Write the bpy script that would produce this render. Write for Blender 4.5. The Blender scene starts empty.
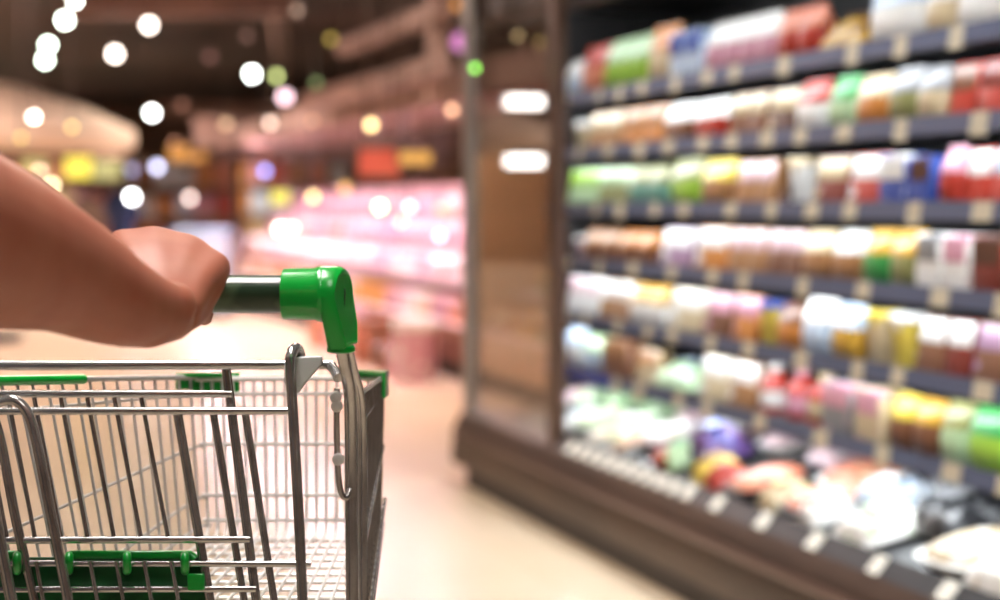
import bpy, bmesh, math, random
from mathutils import Vector, Matrix
random.seed(11)
SC = bpy.context.scene
COL = SC.collection
PI = math.pi

# ------------------------------------------------------------------ camera
F = 1800.0
CAM = Vector((0.0, 0.0, 1.18))
YAW, PITCH = math.atan(560 / F), math.atan(95 / F)
RGT = Vector((math.cos(YAW), -math.sin(YAW), 0))
FWD = Vector((math.sin(YAW) * math.cos(PITCH), math.cos(YAW) * math.cos(PITCH), -math.sin(PITCH)))
UPV = RGT.cross(FWD)

def ray(px, py):
    return FWD + RGT * ((px - 500) / F) + UPV * ((300 - py) / F)
def P(px, py, z):
    """the point z metres ahead of the camera seen at that place of the photograph"""
    return CAM + ray(px, py) * z
def on_x(px, py, x):
    d = ray(px, py)
    return CAM + d * ((x - CAM.x) / d.x)
def on_z(px, py, h):
    d = ray(px, py)
    return CAM + d * ((h - CAM.z) / d.z)
def depth(p):
    return (Vector(p) - CAM).dot(FWD)

cd = bpy.data.cameras.new('camera')
cam = bpy.data.objects.new('camera', cd)
COL.objects.link(cam)
cam.matrix_world = Matrix((
    (RGT.x, UPV.x, -FWD.x, CAM.x), (RGT.y, UPV.y, -FWD.y, CAM.y), (RGT.z, UPV.z, -FWD.z, CAM.z), (0, 0, 0, 1)))
cd.sensor_width = 36.0
cd.sensor_fit = 'HORIZONTAL'
cd.lens = F * 36.0 / 1000.0
cd.clip_end = 200
cd.dof.use_dof = True
cd.dof.focus_distance = 1.74
cd.dof.aperture_fstop = 3.05
cd.dof.aperture_blades = 0
SC.camera = cam

# ------------------------------------------------------------------ materials
def lin(c):
    def f(v):
        v /= 255.0
        return v / 12.92 if v <= 0.04045 else ((v + 0.055) / 1.055) ** 2.4
    return (f(c[0]), f(c[1]), f(c[2]), 1.0)
MATS = {}
def mat(key, rgb, rough=0.5, metal=0.0, rgb2=None, scale=8.0, coat=0.0, bump=0.0, sharp=0.12, detail=2.0, sss=0.0, mid=0.5):
    if key in MATS:
        return MATS[key]
    m = bpy.data.materials.new(key)
    m.use_nodes = True
    nt = m.node_tree
    b = nt.nodes['Principled BSDF']
    b.inputs['Base Color'].default_value = lin(rgb)
    b.inputs['Roughness'].default_value = rough
    b.inputs['Metallic'].default_value = metal
    b.inputs['Coat Weight'].default_value = coat
    if sss:
        b.inputs['Subsurface Weight'].default_value = sss
        b.inputs['Subsurface Radius'].default_value = (0.012, 0.005, 0.003)
        b.inputs['Subsurface Scale'].default_value = 0.6
    if rgb2 is not None or bump:
        tc = nt.nodes.new('ShaderNodeTexCoord')
        nz = nt.nodes.new('ShaderNodeTexNoise')
        nz.inputs['Scale'].default_value = scale
        nz.inputs['Detail'].default_value = detail
        nt.links.new(tc.outputs['Object'], nz.inputs['Vector'])
        if rgb2 is not None:
            cr = nt.nodes.new('ShaderNodeValToRGB')
            cr.color_ramp.elements[0].position = mid - sharp
            cr.color_ramp.elements[1].position = mid + sharp
            cr.color_ramp.elements[0].color = lin(rgb)
            cr.color_ramp.elements[1].color = lin(rgb2)
            nt.links.new(nz.outputs['Fac'], cr.inputs['Fac'])
            nt.links.new(cr.outputs['Color'], b.inputs['Base Color'])
        if bump:
            bp = nt.nodes.new('ShaderNodeBump')
            bp.inputs['Strength'].default_value = bump
            bp.inputs['Distance'].default_value = 0.004
            nt.links.new(nz.outputs['Fac'], bp.inputs['Height'])
            nt.links.new(bp.outputs['Normal'], b.inputs['Normal'])
    MATS[key] = m
    return m
def emit(key, rgb, s):
    if key in MATS:
        return MATS[key]
    m = bpy.data.materials.new(key)
    m.use_nodes = True
    nt = m.node_tree
    nt.nodes.clear()
    e = nt.nodes.new('ShaderNodeEmission')
    e.inputs['Color'].default_value = lin(rgb)
    e.inputs['Strength'].default_value = s
    o = nt.nodes.new('ShaderNodeOutputMaterial')
    nt.links.new(e.outputs[0], o.inputs[0])
    MATS[key] = m
    return m
def glass(key, rgb, alpha_t=0.8, rough=0.03):
    m = bpy.data.materials.new(key)
    m.use_nodes = True
    nt = m.node_tree
    nt.nodes.clear()
    t = nt.nodes.new('ShaderNodeBsdfTransparent')
    t.inputs['Color'].default_value = lin(rgb)
    g = nt.nodes.new('ShaderNodeBsdfGlossy')
    g.inputs['Roughness'].default_value = rough
    mx = nt.nodes.new('ShaderNodeMixShader')
    mx.inputs[0].default_value = 1 - alpha_t
    o = nt.nodes.new('ShaderNodeOutputMaterial')
    nt.links.new(t.outputs[0], mx.inputs[1])
    nt.links.new(g.outputs[0], mx.inputs[2])
    nt.links.new(mx.outputs[0], o.inputs[0])
    return m

# ------------------------------------------------------------------ mesh builder
class MB:
    def __init__(self):
        self.v, self.f = [], []
    def face(self, pts):
        n = len(self.v)
        self.v += [Vector(p) for p in pts]
        self.f.append(tuple(range(n, n + len(pts))))
        return self
    def box(self, lo, hi, M=None):
        x0, y0, z0 = lo
        x1, y1, z1 = hi
        c = [Vector(p) for p in ((x0, y0, z0), (x1, y0, z0), (x1, y1, z0), (x0, y1, z0), (x0, y0, z1), (x1, y0, z1), (x1, y1, z1), (x0, y1, z1))]
        if M is not None:
            c = [M @ p for p in c]
        n = len(self.v)
        self.v += c
        for q in ((0, 3, 2, 1), (4, 5, 6, 7), (0, 1, 5, 4), (1, 2, 6, 5), (2, 3, 7, 6), (3, 0, 4, 7)):
            self.f.append(tuple(n + i for i in q))
        return self
    def rings(self, rings, cap=True, closed=True):
        n = len(self.v)
        k = len(rings[0])
        for r in rings:
            self.v += [Vector(p) for p in r]
        for i in range(len(rings) - 1):
            for j in range(k):
                a, b = n + i * k + j, n + i * k + (j + 1) % k
                self.f.append((a, b, b + k, a + k))
        if cap:
            self.f.append(tuple(n + j for j in reversed(range(k))))
            m = n + (len(rings) - 1) * k
            self.f.append(tuple(m + j for j in range(k)))
        return self
    def tube(self, pts, r, seg=10, flat=None):
        """tube through points; r a number or one per point"""
        pts = [Vector(p) for p in pts]
        rs = r if isinstance(r, (list, tuple)) else [r] * len(pts)
        t0 = (pts[1] - pts[0]).normalized()
        a = t0.orthogonal().normalized()
        rings = []
        for i, p in enumerate(pts):
            t = (pts[min(i + 1, len(pts) - 1)] - pts[max(i - 1, 0)]).normalized()
            a = (a - t * a.dot(t)).normalized()
            b = t.cross(a)
            rings.append([p + (a * math.cos(2 * PI * j / seg) + b * math.sin(2 * PI * j / seg)) * rs[i] for j in range(seg)])
        return self.rings(rings)
    def lathe(self, o, prof, seg=20, axis=Vector((0, 0, 1))):
        o = Vector(o)
        axis = Vector(axis).normalized()
        a = axis.orthogonal().normalized()
        b = axis.cross(a)
        rings = []
        for r, h in prof:
            rings.append([o + axis * h + (a * math.cos(2 * PI * j / seg) + b * math.sin(2 * PI * j / seg)) * max(r, 1e-4) for j in range(seg)])
        return self.rings(rings)
    def ball(self, c, r, seg=12, n=8, s=(1, 1, 1)):
        c = Vector(c)
        rings = []
        for i in range(n + 1):
            t = -PI / 2 + PI * i / n
            rr = max(math.cos(t), 0.02)
            rings.append([c + Vector((r * s[0] * rr * math.cos(2 * PI * j / seg), r * s[1] * rr * math.sin(2 * PI * j / seg), r * s[2] * math.sin(t))) for j in range(seg)])
        return self.rings(rings)
    def mesh(self, name):
        me = bpy.data.meshes.new(name)
        me.from_pydata([tuple(v) for v in self.v], [], self.f)
        bm = bmesh.new()
        bm.from_mesh(me)
        bmesh.ops.recalc_face_normals(bm, faces=bm.faces)
        bm.to_mesh(me)
        bm.free()
        return me
    def build(self, name, material, parent=None, smooth=True, bevel=0.0, origin=None, bseg=2):
        me = self.mesh(name)
        me.materials.append(material)
        o = bpy.data.objects.new(name, me)
        COL.objects.link(o)
        if smooth:
            for p in me.polygons:
                p.use_smooth = True
            me.set_sharp_from_angle(angle=math.radians(38))
        if origin is not None:
            origin = Vector(origin)
            me.transform(Matrix.Translation(-origin))
            o.location = origin
        if bevel:
            md = o.modifiers.new('bevel', 'BEVEL')
            md.width = bevel
            md.segments = bseg
            md.limit_method = 'ANGLE'
            md.angle_limit = math.radians(40)
        if parent is not None:
            adopt(o, parent)
        return o
def world_loc(o):
    M = Matrix.Translation(o.location) @ o.rotation_euler.to_matrix().to_4x4()
    while o.parent is not None:
        o = o.parent
        M = Matrix.Translation(o.location) @ o.rotation_euler.to_matrix().to_4x4() @ M
    return M
def adopt(o, parent):
    """the child's mesh stands in world coordinates: keep it there under its parent"""
    M = world_loc(parent).inverted() @ Matrix.Translation(o.location)
    o.parent = parent
    o.location = M.to_translation()
    o.rotation_euler = M.to_euler()
def tag(o, label, cat, group=None, kind=None):
    o['label'] = label
    o['category'] = cat
    if group:
        o['group'] = group
    if kind:
        o['kind'] = kind
    return o
def thing(name, loc, label, cat, group=None):
    o = bpy.data.objects.new(name, None)
    o.empty_display_size = 0.05
    COL.objects.link(o)
    o.location = loc
    return tag(o, label, cat, group)
def struct(name, mb, m, label=None, cat=None, **k):
    o = mb.build(name, m, **k)
    o['kind'] = 'structure'
    if label:
        o['label'] = label
        o['category'] = cat
    return o
ORD = ['first', 'second', 'third', 'fourth', 'fifth', 'sixth', 'seventh', 'eighth', 'ninth', 'tenth', 'eleventh', 'twelfth', 'thirteenth',
       'fourteenth', 'fifteenth', 'sixteenth', 'seventeenth', 'eighteenth', 'nineteenth', 'twentieth', 'twenty-first', 'twenty-second',
       'twenty-third', 'twenty-fourth', 'twenty-fifth', 'twenty-sixth', 'twenty-seventh', 'twenty-eighth', 'twenty-ninth', 'thirtieth']
def bez(pts, n=8):
    """smooth polyline through the points (Catmull-Rom)"""
    pts = [Vector(p) for p in pts]
    q = [pts[0] * 2 - pts[1]] + pts + [pts[-1] * 2 - pts[-2]]
    out = []
    for i in range(1, len(q) - 2):
        for k in range(n):
            t = k / n
            a, b, c, d = q[i - 1], q[i], q[i + 1], q[i + 2]
            out.append(0.5 * ((2 * b) + (c - a) * t + (2 * a - 5 * b + 4 * c - d) * t * t + (3 * b - a - 3 * c + d) * t ** 3))
    out.append(pts[-1])
    return out

# ================================================================== the hall
def floor_mat():
    m = bpy.data.materials.new('polished_floor')
    m.use_nodes = True
    nt = m.node_tree
    b = nt.nodes['Principled BSDF']
    tc = nt.nodes.new('ShaderNodeTexCoord')
    nz = nt.nodes.new('ShaderNodeTexNoise')
    nz.inputs['Scale'].default_value = 1.3
    nz.inputs['Detail'].default_value = 5
    br = nt.nodes.new('ShaderNodeTexBrick')
    br.offset = 0.0
    br.inputs['Scale'].default_value = 1.0
    br.inputs['Brick Width'].default_value = 0.6
    br.inputs['Row Height'].default_value = 0.6
    br.inputs['Mortar Size'].default_value = 0.002
    br.inputs['Color1'].default_value = lin((234, 214, 188))
    br.inputs['Color2'].default_value = lin((230, 208, 180))
    br.inputs['Mortar'].default_value = lin((205, 185, 150))
    cr = nt.nodes.new('ShaderNodeValToRGB')
    cr.color_ramp.elements[0].color = (0.9, 0.9, 0.9, 1)
    cr.color_ramp.elements[1].color = (1, 1, 1, 1)
    mx = nt.nodes.new('ShaderNodeMix')
    mx.data_type = 'RGBA'
    mx.blend_type = 'MULTIPLY'
    mx.inputs[0].default_value = 1.0
    nt.links.new(tc.outputs['Object'], nz.inputs['Vector'])
    nt.links.new(tc.outputs['Object'], br.inputs['Vector'])
    nt.links.new(nz.outputs['Fac'], cr.inputs['Fac'])
    nt.links.new(br.outputs['Color'], mx.inputs[6])
    nt.links.new(cr.outputs['Color'], mx.inputs[7])
    nt.links.new(mx.outputs[2], b.inputs['Base Color'])
    b.inputs['Roughness'].default_value = 0.22
    return m
X0, X1, Y0, Y1, CEIL = -14.0, 7.0, -5.0, 40.0, 3.3
struct('floor', MB().face([(X0, Y0, 0), (X1, Y0, 0), (X1, Y1, 0), (X0, Y1, 0)]), floor_mat())
M_ceil = mat('dark_ceiling_paint', (40, 30, 26), 0.8, rgb2=(60, 42, 34), scale=0.6)
M_wall = mat('dark_brown_wall_paint', (112, 86, 72), 0.8, rgb2=(140, 104, 86), scale=0.5)
struct('ceiling', MB().box((X0, Y0, CEIL), (X1, Y1, CEIL + 0.1)), M_ceil)
struct('wall_back', MB().box((X0, Y1, 0), (X1, Y1 + 0.1, CEIL)), M_wall)
struct('wall_left', MB().box((X0 - 0.1, Y0, 0), (X0, Y1, CEIL)), M_wall)
struct('wall_right', MB().box((X1, Y0, 0), (X1 + 0.1, Y1, CEIL)), M_wall)
struct('wall_front', MB().box((X0, Y0 - 0.1, 0), (X1, Y0, CEIL)), M_wall)

# ================================================================== the shopping trolley
M_wire = mat('chrome_wire', (216, 216, 216), 0.24, 0.9)
M_wire_d = mat('worn_chrome_tube', (186, 182, 180), 0.22, 0.78, rgb2=(208, 205, 203), scale=40)
M_zinc = mat('bright_zinc_wire', (236, 234, 230), 0.4, 0.3)
M_green = mat('green_plastic', (12, 168, 58), 0.28, coat=0.4)
M_dgreen = mat('dark_green_plastic', (10, 78, 36), 0.35, rgb2=(14, 96, 44), scale=30)
M_sleeve = mat('dark_handle_plastic', (40, 60, 42), 0.3, rgb2=(66, 86, 62), scale=24, coat=0.1, sharp=0.04)
M_black = mat('black_rubber', (22, 22, 22), 0.7)
M_white = mat('white_plastic', (242, 242, 244), 0.4)
ZB = 1.61
def px(r, z):
    return r / F * z
cart = thing('shopping_trolley', on_z(140, 900, 0.0), 'chrome wire shopping trolley with green handle ends and green seat flap', 'shopping trolley')
def part(mb, name, m, parent=None, **k):
    return mb.build(name, m, parent or cart, **k)

# handle bar with its two green end brackets
bar_a, bar_b = P(287, 294, ZB), P(-255, 294, ZB + 0.01)
axis = (bar_a - bar_b).normalized()
part(MB().tube([bar_b, bar_a], px(19, ZB), 28), 'handle_bar', M_sleeve)
part(MB().tube([bar_b + UPV * 0.0005, bar_a + axis * 0.03], px(11, ZB), 20), 'handle_core', M_black)
M_line = mat('clear_ridge_plastic', (196, 204, 196), 0.1, coat=1.0)
rl = MB()
rr = px(19.0, ZB)
for ang in (38, 44):
    off = UPV * (rr * math.sin(math.radians(ang))) - FWD * (rr * math.cos(math.radians(ang)))
    rl.tube([bar_b + off, bar_a + off], 0.0006, 6)
part(rl, 'handle_ridge', M_line)
def bracket(base, sgn, name):
    """sleeve round the bar, then an arm that drops to the upright"""
    ax = axis * sgn
    root = MB()
    R = px(26, ZB)
    root.lathe(base - ax * 0.004, [(R * 0.8, 0), (R * 0.95, 0.0005), (R * 0.98, 0.003), (R * 1.0, 0.029), (R * 1.06, 0.0325), (R * 1.08, 0.037), (R * 0.95, 0.042)], 32, ax)
    # the arm: its outline in the plane square to the bar, extruded along it
    dwn = (-UPV * 0.995 + FWD * 0.10).normalized()
    side = ax.cross(dwn).normalized()
    c0 = base + ax * 0.030
    prof = []
    R2 = px(28, ZB)
    for k in range(13):
        t = PI * k / 12
        prof.append((R2 * math.cos(t) , -R2 * math.sin(t)))
    L = 0.048
    prof += [(-R2 * 0.86, L * 0.62), (-R2 * 0.72, L), (R2 * 0.5, L), (R2 * 0.86, L * 0.62)]
    rings = []
    for t, s, o in ((0, 0.9, 0), (0.003, 1.0, 0), (0.016, 1.0, 0), (0.021, 0.93, 0), (0.0215, 0.86, 0), (0.0205, 0.84, 0)):
        ring = []
        for u, w in prof:
            drop = max(w, 0) * 0.16
            ring.append(c0 + ax * (t + drop + max(t - 0.003, 0) / 0.018 * 0.22 * u * sgn) + side * u * s + dwn * (w * s + (1 - s) * L * 0.35))
        rings.append(ring)
    root.rings(rings)
    b = part(root, name, M_green, bevel=0.0013)
    # collar at its foot and the slot in its outer face
    foot = c0 + ax * (0.0105 + L * 0.16) + dwn * L - side * R2 * 0.1
    part(MB().lathe(foot - dwn * 0.002, [(0.0115, 0), (0.0128, 0.0015), (0.0128, 0.005), (0.011, 0.006)], 20, dwn), 'collar', M_green, b)
    sl = MB()
    sc_ = c0 + ax * 0.0206 + dwn * 0.004
    prof2 = [(0.0045 * math.cos(2 * PI * k / 20), 0.009 * math.sin(2 * PI * k / 20)) for k in range(20)]
    sl.rings([[sc_ + ax * 0.001 + side * u + dwn * w for u, w in prof2], [sc_ + ax * 0.0016 + side * u + dwn * w for u, w in prof2]])
    part(sl, 'slot', M_black, b)
    return foot
ftR = bracket(bar_a, 1, 'handle_bracket')
ftL = bracket(bar_b, -1, 'handle_bracket')

# uprights: a pair of tubes each side, bending down from the brackets
def upright(pts, r):
    part(MB().tube(bez(pts, 8), r, 14), 'upright', M_wire_d)
upright([ftR, P(346, 372, 1.625), P(350, 400, 1.64), P(351, 470, 1.655), P(352, 620, 1.66), P(354, 860, 1.68), P(356, 1100, 1.74)], px(6.3, 1.64))
upright([ftR + RGT * 0.006 + FWD * 0.006, P(354, 372, 1.65), P(361, 402, 1.67), P(363, 470, 1.685), P(363, 620, 1.69), P(364, 860, 1.70), P(366, 1100, 1.76)], px(4.6, 1.67))
upright([ftL, P(-262, 372, 1.64), P(-266, 400, 1.65), P(-266, 620, 1.67), P(-262, 860, 1.69), P(-258, 1100, 1.75)], px(6.3, 1.64))
hk = MB()
hk.tube(bez([P(337, 388, 1.63), P(336.5, 420, 1.633), P(338, 470, 1.64), P(341, 492, 1.643), P(346, 498, 1.645), P(350, 490, 1.65)], 8), px(3.1, 1.64), 10)
part(hk, 'hanger_wire', M_wire_d)
for (x, y) in ((336, 397), (338.5, 459), (337, 406)):
    c = P(x, y, 1.625)
    part(MB().lathe(c, [(0.0012, -0.009), (0.0048, -0.008), (0.0055, -0.005), (0.0055, 0.0), (0.0036, 0.0005), (0.0036, 0.01)], 12, FWD), 'bolt', M_zinc)

# basket corners, near and far
ZN, ZF = 1.70, 2.12
TLn, TRn = P(-75, 382, ZN), P(357, 396, ZN + 0.02)
TLf, TRf = P(196, 377, ZF), P(384, 376, ZF)
BLn, BRn = P(40, 655, ZN), P(358, 655, ZN + 0.02)
BLf, BRf = P(204, 537, ZF), P(380, 537, ZF)
def mixp(a, b, t):
    return a + (b - a) * t
w3 = px(1.45, ZF)
# far end panel
ep = MB()
for (yl, rad) in ((379, 2.6), (394, 2.1), (444, 2.1), (495, 2.1), (520, 2.0)):
    t = (yl - 377) / 160.0
    a, b = mixp(TLf, BLf, t), mixp(TRf, BRf, t)
    ep.tube([a, b], px(rad, ZF), 8)
for k in range(18):
    u = (k + 0.5) / 18
    top, bot = mixp(TLf, TRf, u), mixp(BLf, BRf, u)
    d = (mixp(BLn, BRn, u) - bot).normalized()
    ep.tube([top] + bez([mixp(top, bot, 0.86), mixp(top, bot, 0.96) + d * 0.004, bot + d * 0.022], 5), w3, 7)
part(ep, 'end_panel', M_zinc)
# floor grid
fg = MB()
for k in range(17):
    u = (k + 0.5) / 17
    fg.tube([mixp(BLf, BRf, u), mixp(BLn, BRn, u)], w3, 7)
for k in range(15):
    t = (k + 0.2) / 15
    fg.tube([mixp(BLf, BLn, t) - UPV * w3 * 1.6, mixp(BRf, BRn, t) - UPV * w3 * 1.6], w3 * 1.05, 7)
part(fg, 'basket_floor', M_zinc)
# left side panel
ls = MB()
ls.tube([TLn, TLf], px(3.0, 2.0), 10)
for (fa, na) in (((195, 394), (-70, 418)), ((196, 446), (-48, 557)), ((198, 497), (-12, 648)), ((201, 525), (30, 650))):
    f, n = P(*fa, ZF), P(*na, ZN)
    ls.tube(bez([n, mixp(n, f, 0.5), mixp(n, f, 0.95), f + (TRf - TLf).normalized() * 0.012], 5), w3 * 1.1, 8)
for k in range(19):
    t = (k + 0.5) / 19
    ls.tube([mixp(TLn, TLf, t), mixp(P(-5, 650, ZN), BLf, t)], w3, 7)
part(ls, 'side_panel', mat('galvanised_wire', (208, 204, 200), 0.4, 0.4))
# right side panel, seen almost edge on
rs = MB()
rs.tube([TRn, TRf], px(2.6, 2.0), 10)
for (fa, na) in (((382, 392), (358, 428)), ((383, 446), (362, 560)), ((385, 499), (366, 640)), ((383, 523), (367, 652))):
    f, n = P(*fa, ZF), P(*na, ZN + 0.02)
    rs.tube([n, f], w3 * 1.2, 8)
for k in range(22):
    t = (k + 0.5) / 22
    rs.tube([mixp(TRn, TRf, t), mixp(BRn, BRf, t)], w3, 7)
part(rs, 'side_panel', M_wire_d)
# green corner guards and rim sleeve
def guard(c, ux, uy, skirt_x, skirt_y):
    """a gusset plate lying in the corner of the rim, with a skirt folded down outside each rail"""
    n, t = ux.normalized(), uy.normalized()
    th = 0.0055
    g = MB()
    tri = [c - n * th - t * th, c + ux - t * th, c + uy - n * th]
    g.rings([[p + UPV * 0.007 for p in tri], [p + UPV * 0.003 for p in tri]])
    for a, b, dn in ((ux, t, skirt_x), (uy, n, skirt_y)):
        an = a.normalized()
        q = [c - an * th - b * th, c + a - b * th, c + a - b * (th - 0.003), c - an * th - b * (th - 0.003)]
        g.rings([[p + UPV * 0.007 for p in q], [p - UPV * dn for p in q]])
    part(g, 'corner_guard', M_green)
guard(TRf, mixp(TRf, TRn, 0.16) - TRf, mixp(TRf, TLf, 0.17) - TRf, 0.022, 0.006)
guard(TLf - UPV * 0.002, mixp(TLf, TLn, 0.07) - TLf, mixp(TLf, TRf, 0.22) - TLf, 0.012, 0.016)
part(MB().tube([mixp(TLn, TLf, -0.02), mixp(TLn, TLf, 0.53)], px(5.0, 1.95), 12), 'rim_sleeve', M_green)

# rear gate with the folded child seat
ZG = 1.70
def gp(x, y, dz=0.0):
    return P(x, y, ZG + dz)
def wire(name, lst, m=M_wire):
    w = MB()
    for pts, r in lst:
        w.tube(pts, px(r, ZG), 10)
    return part(w, name, m)
tb = bez([gp(-262, 366), gp(0, 365.5), gp(200, 365), gp(318, 365), gp(332, 368, -0.01), gp(338, 378, -0.03)], 8)
wire('gate_top_bar', [(tb, 5.0)], M_wire)
wire('seat_bar', [([gp(-250, 394), gp(232, 394)], 3.9)])
wire('seat_bar', [([gp(-250, 411, -0.012), gp(290, 411, -0.012)], 3.9)])
wire('seat_bar', [([gp(-240, 541), gp(250, 539.5)], 3.7)])
wire('seat_bar', [([gp(-240, 563), gp(311, 564)], 3.4)])
wire('seat_bar', [([gp(-240, 590), gp(256, 589)], 3.4)])
# the thick hoop at the right with its white sleeve
hoop = bez([gp(303, 612, -0.028), gp(299, 520, -0.026), gp(294, 430, -0.024), gp(290.5, 372, -0.022), gp(291, 354, -0.018), gp(296, 348, -0.004),
            gp(300, 354, 0.012), gp(300, 374, 0.014)], 8)
wire('gate_hoop', [(hoop, 5.3)], M_wire_d)
sv = MB()
for (a, b) in ((0, 1),):
    ring = []
    outline = [(285, 357), (323, 356), (322, 364), (306, 383), (299, 393), (288, 394), (284, 380)]
    r0 = [gp(x, y, -0.012) for x, y in outline]
    r1 = [gp(x, y, 0.010) for x, y in outline]
    sv.rings([r0, r1])
part(sv, 'hinge_sleeve', M_white, bevel=0.0015)
# thick slanting wires of the gate and the left hoop of the seat
wire('gate_wire', [([gp(226, 368, 0.006), gp(257, 606, 0.006)], 4.9)], M_wire_d)
wire('gate_wire', [([gp(177, 411, 0.004), gp(211, 606, 0.004)], 4.9)], M_wire_d)
wire('gate_wire', [([gp(213, 411, 0.004), gp(245, 606, 0.004)], 3.9)], M_wire_d)
wire('gate_wire', [([gp(245, 411, 0.004), gp(275, 606, 0.004)], 3.9)], M_wire_d)
lh = bez([gp(70, 610, -0.03), gp(52, 520, -0.03), gp(36, 440, -0.03), gp(27, 412, -0.03), gp(14, 400, -0.03), gp(0, 402, -0.03), gp(-14, 404, -0.03),
          gp(-24, 416, -0.03), gp(-22, 440, -0.03), gp(-4, 520, -0.03), gp(14, 610, -0.03)], 8)
wire('seat_hoop', [(lh, 5.2)], M_wire_d)
wire('gate_wire', [(bez([gp(-8, 411, 0.0), gp(2, 446, 0.0), gp(16, 520, 0), gp(36, 606, 0.0)], 6), 5.0)], M_wire_d)
sw = []
for b in (7, 35, 61, 87.5, 114, 141, 168):
    sw.append(([gp(b - 27, 397, 0.004), gp(b, 538, 0.002)], 2.3))
for t in (0, 36, 63, 90, 116, 144, 171):
    sw.append(([gp(t, 561, -0.006), gp(t + 8, 604, -0.006)], 2.3))
sw.append(([gp(-30, 397, 0), gp(-5, 538, 0)], 2.7))
wire('seat_wires', sw, M_wire_d)
# green seat flap: panel, top rim and clips
fl = MB()
fl.rings([[gp(-150, 557, 0.012), gp(203, 557, 0.012), gp(203, 557, 0.018), gp(-150, 557, 0.018)],
          [gp(-150, 640, 0.012), gp(208, 640, 0.012), gp(208, 640, 0.018), gp(-150, 640, 0.018)]])
flap = part(fl, 'seat_flap', M_dgreen, bevel=0.001)
for (a, b) in ((-110, 26), (66, 195)):
    rim = MB()
    rim.tube([gp(a, 559, 0.004), gp(a + 4, 555, 0.004), gp(b - 4, 555, 0.004), gp(b, 559, 0.004)], px(4.6, ZG), 12)
    part(rim, 'flap_rim', M_green, flap)
for x in (17, 69, 127, 185):
    cl = MB()
    ring = bez([gp(x, 556, 0.006), gp(x, 556, -0.010), gp(x, 563, -0.013), gp(x, 570, -0.008), gp(x, 571, 0.006)], 5)
    cl.tube(ring, px(4.4, ZG), 10)
    part(cl, 'clip', M_green, flap)
part(MB().box((-0.008, -0.002, -0.008), (0.008, 0.002, 0.008), Matrix.Translation(gp(196, 582, -0.004)) @ Matrix.Rotation(-YAW, 4, 'Z')), 'stop_block', M_green, flap, bevel=0.0015)

# chassis and castors below the frame
gz = lambda q, h: Vector((q.x, q.y, h))
c1, c2 = P(356, 1100, 1.74), P(-258, 1100, 1.75)
f1, f2 = TRf + FWD * 0.02, TLf + FWD * 0.02
ch = MB()
for a, b in ((c1, f1), (c2, f2)):
    ch.tube(bez([gz(a, c1.z), gz(a, 0.2) + FWD * 0.03, gz(a, 0.16) + FWD * 0.08, gz(mixp(a, b, 0.6), 0.16), gz(b, 0.16)], 6), 0.009, 12)
    ch.tube(bez([gz(mixp(a, b, 0.45), 0.16), gz(mixp(a, b, 0.42), 0.5), gz(mixp(a, b, 0.42), 0.73)], 4), 0.008, 10)
ch.tube([gz(c1, 0.18) + FWD * 0.05, gz(c2, 0.18) + FWD * 0.05], 0.009, 12)
ch.tube([gz(f1, 0.16), gz(f2, 0.16)], 0.009, 12)
part(ch, 'chassis', M_wire_d)
for q in (gz(c1, 0) + FWD * 0.09, gz(c2, 0) + FWD * 0.09, gz(f1, 0) - FWD * 0.02, gz(f2, 0) - FWD * 0.02):
    fk = MB()
    for s in (-1, 1):
        fk.tube([q + RGT * 0.017 * s + Vector((0, 0, 0.05)), q + RGT * 0.017 * s + Vector((0, 0, 0.12)), q + Vector((0, 0, 0.14)), q + Vector((0, 0, 0.155))], 0.005, 8)
    k = part(fk, 'castor', M_wire_d)
    part(MB().lathe(q + Vector((0, 0, 0.05)) - RGT * 0.011, [(0.01, 0), (0.046, 0.001), (0.05, 0.004), (0.05, 0.018), (0.046, 0.021), (0.01, 0.022)], 24, RGT), 'wheel', M_black, k)

# ================================================================== the arm
M_skin = mat('skin', (182, 120, 96), 0.5, rgb2=(160, 86, 66), scale=22, sharp=0.4, bump=0.10, sss=0.15)
def body_mesh(mb, name, voxel, smooth_n, m, fac=0.5):
    me = mb.mesh(name)
    o = bpy.data.objects.new(name, me)
    COL.objects.link(o)
    r = o.modifiers.new('r', 'REMESH')
    r.mode = 'VOXEL'
    r.voxel_size = voxel
    s = o.modifiers.new('s', 'SMOOTH')
    s.factor = fac
    s.iterations = smooth_n
    dg = bpy.context.evaluated_depsgraph_get()
    me2 = bpy.data.meshes.new_from_object(o.evaluated_get(dg))
    o.modifiers.clear()
    o.data = me2
    bpy.data.meshes.remove(me)
    me2.name = name
    me2.materials.clear()
    me2.materials.append(m)
    for p in me2.polygons:
        p.use_smooth = True
    return o
arm = MB()
def rpx(r, z):
    return r / F * z
# forearm: (px, py, depth, radius in px)
fa = [(-330, 150, 1.02, 108), (-200, 178, 1.14, 106), (-90, 214, 1.245, 97), (0, 249, 1.33, 82), (60, 271, 1.385, 63), (110, 297, 1.43, 49), (145, 309, 1.47, 38), (170, 313, 1.50, 30)]
pts = bez([P(a, b, c) for a, b, c, d in fa], 6)
rad = []
for i in range(len(fa) - 1):
    for k in range(6):
        t = k / 6
        rad.append(rpx(fa[i][3] * (1 - t) + fa[i + 1][3] * t, fa[i][2] * (1 - t) + fa[i + 1][2] * t))
rad.append(rpx(fa[-1][3], fa[-1][2]))
arm.tube(pts, rad, 28)
# upper arm, out of the picture
arm.tube(bez([P(-330, 150, 1.02), P(-420, 90, 0.98), P(-520, -80, 0.95), P(-560, -260, 0.93)], 6), [0.06 + 0.0006 * i for i in range(19)], 24)
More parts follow.
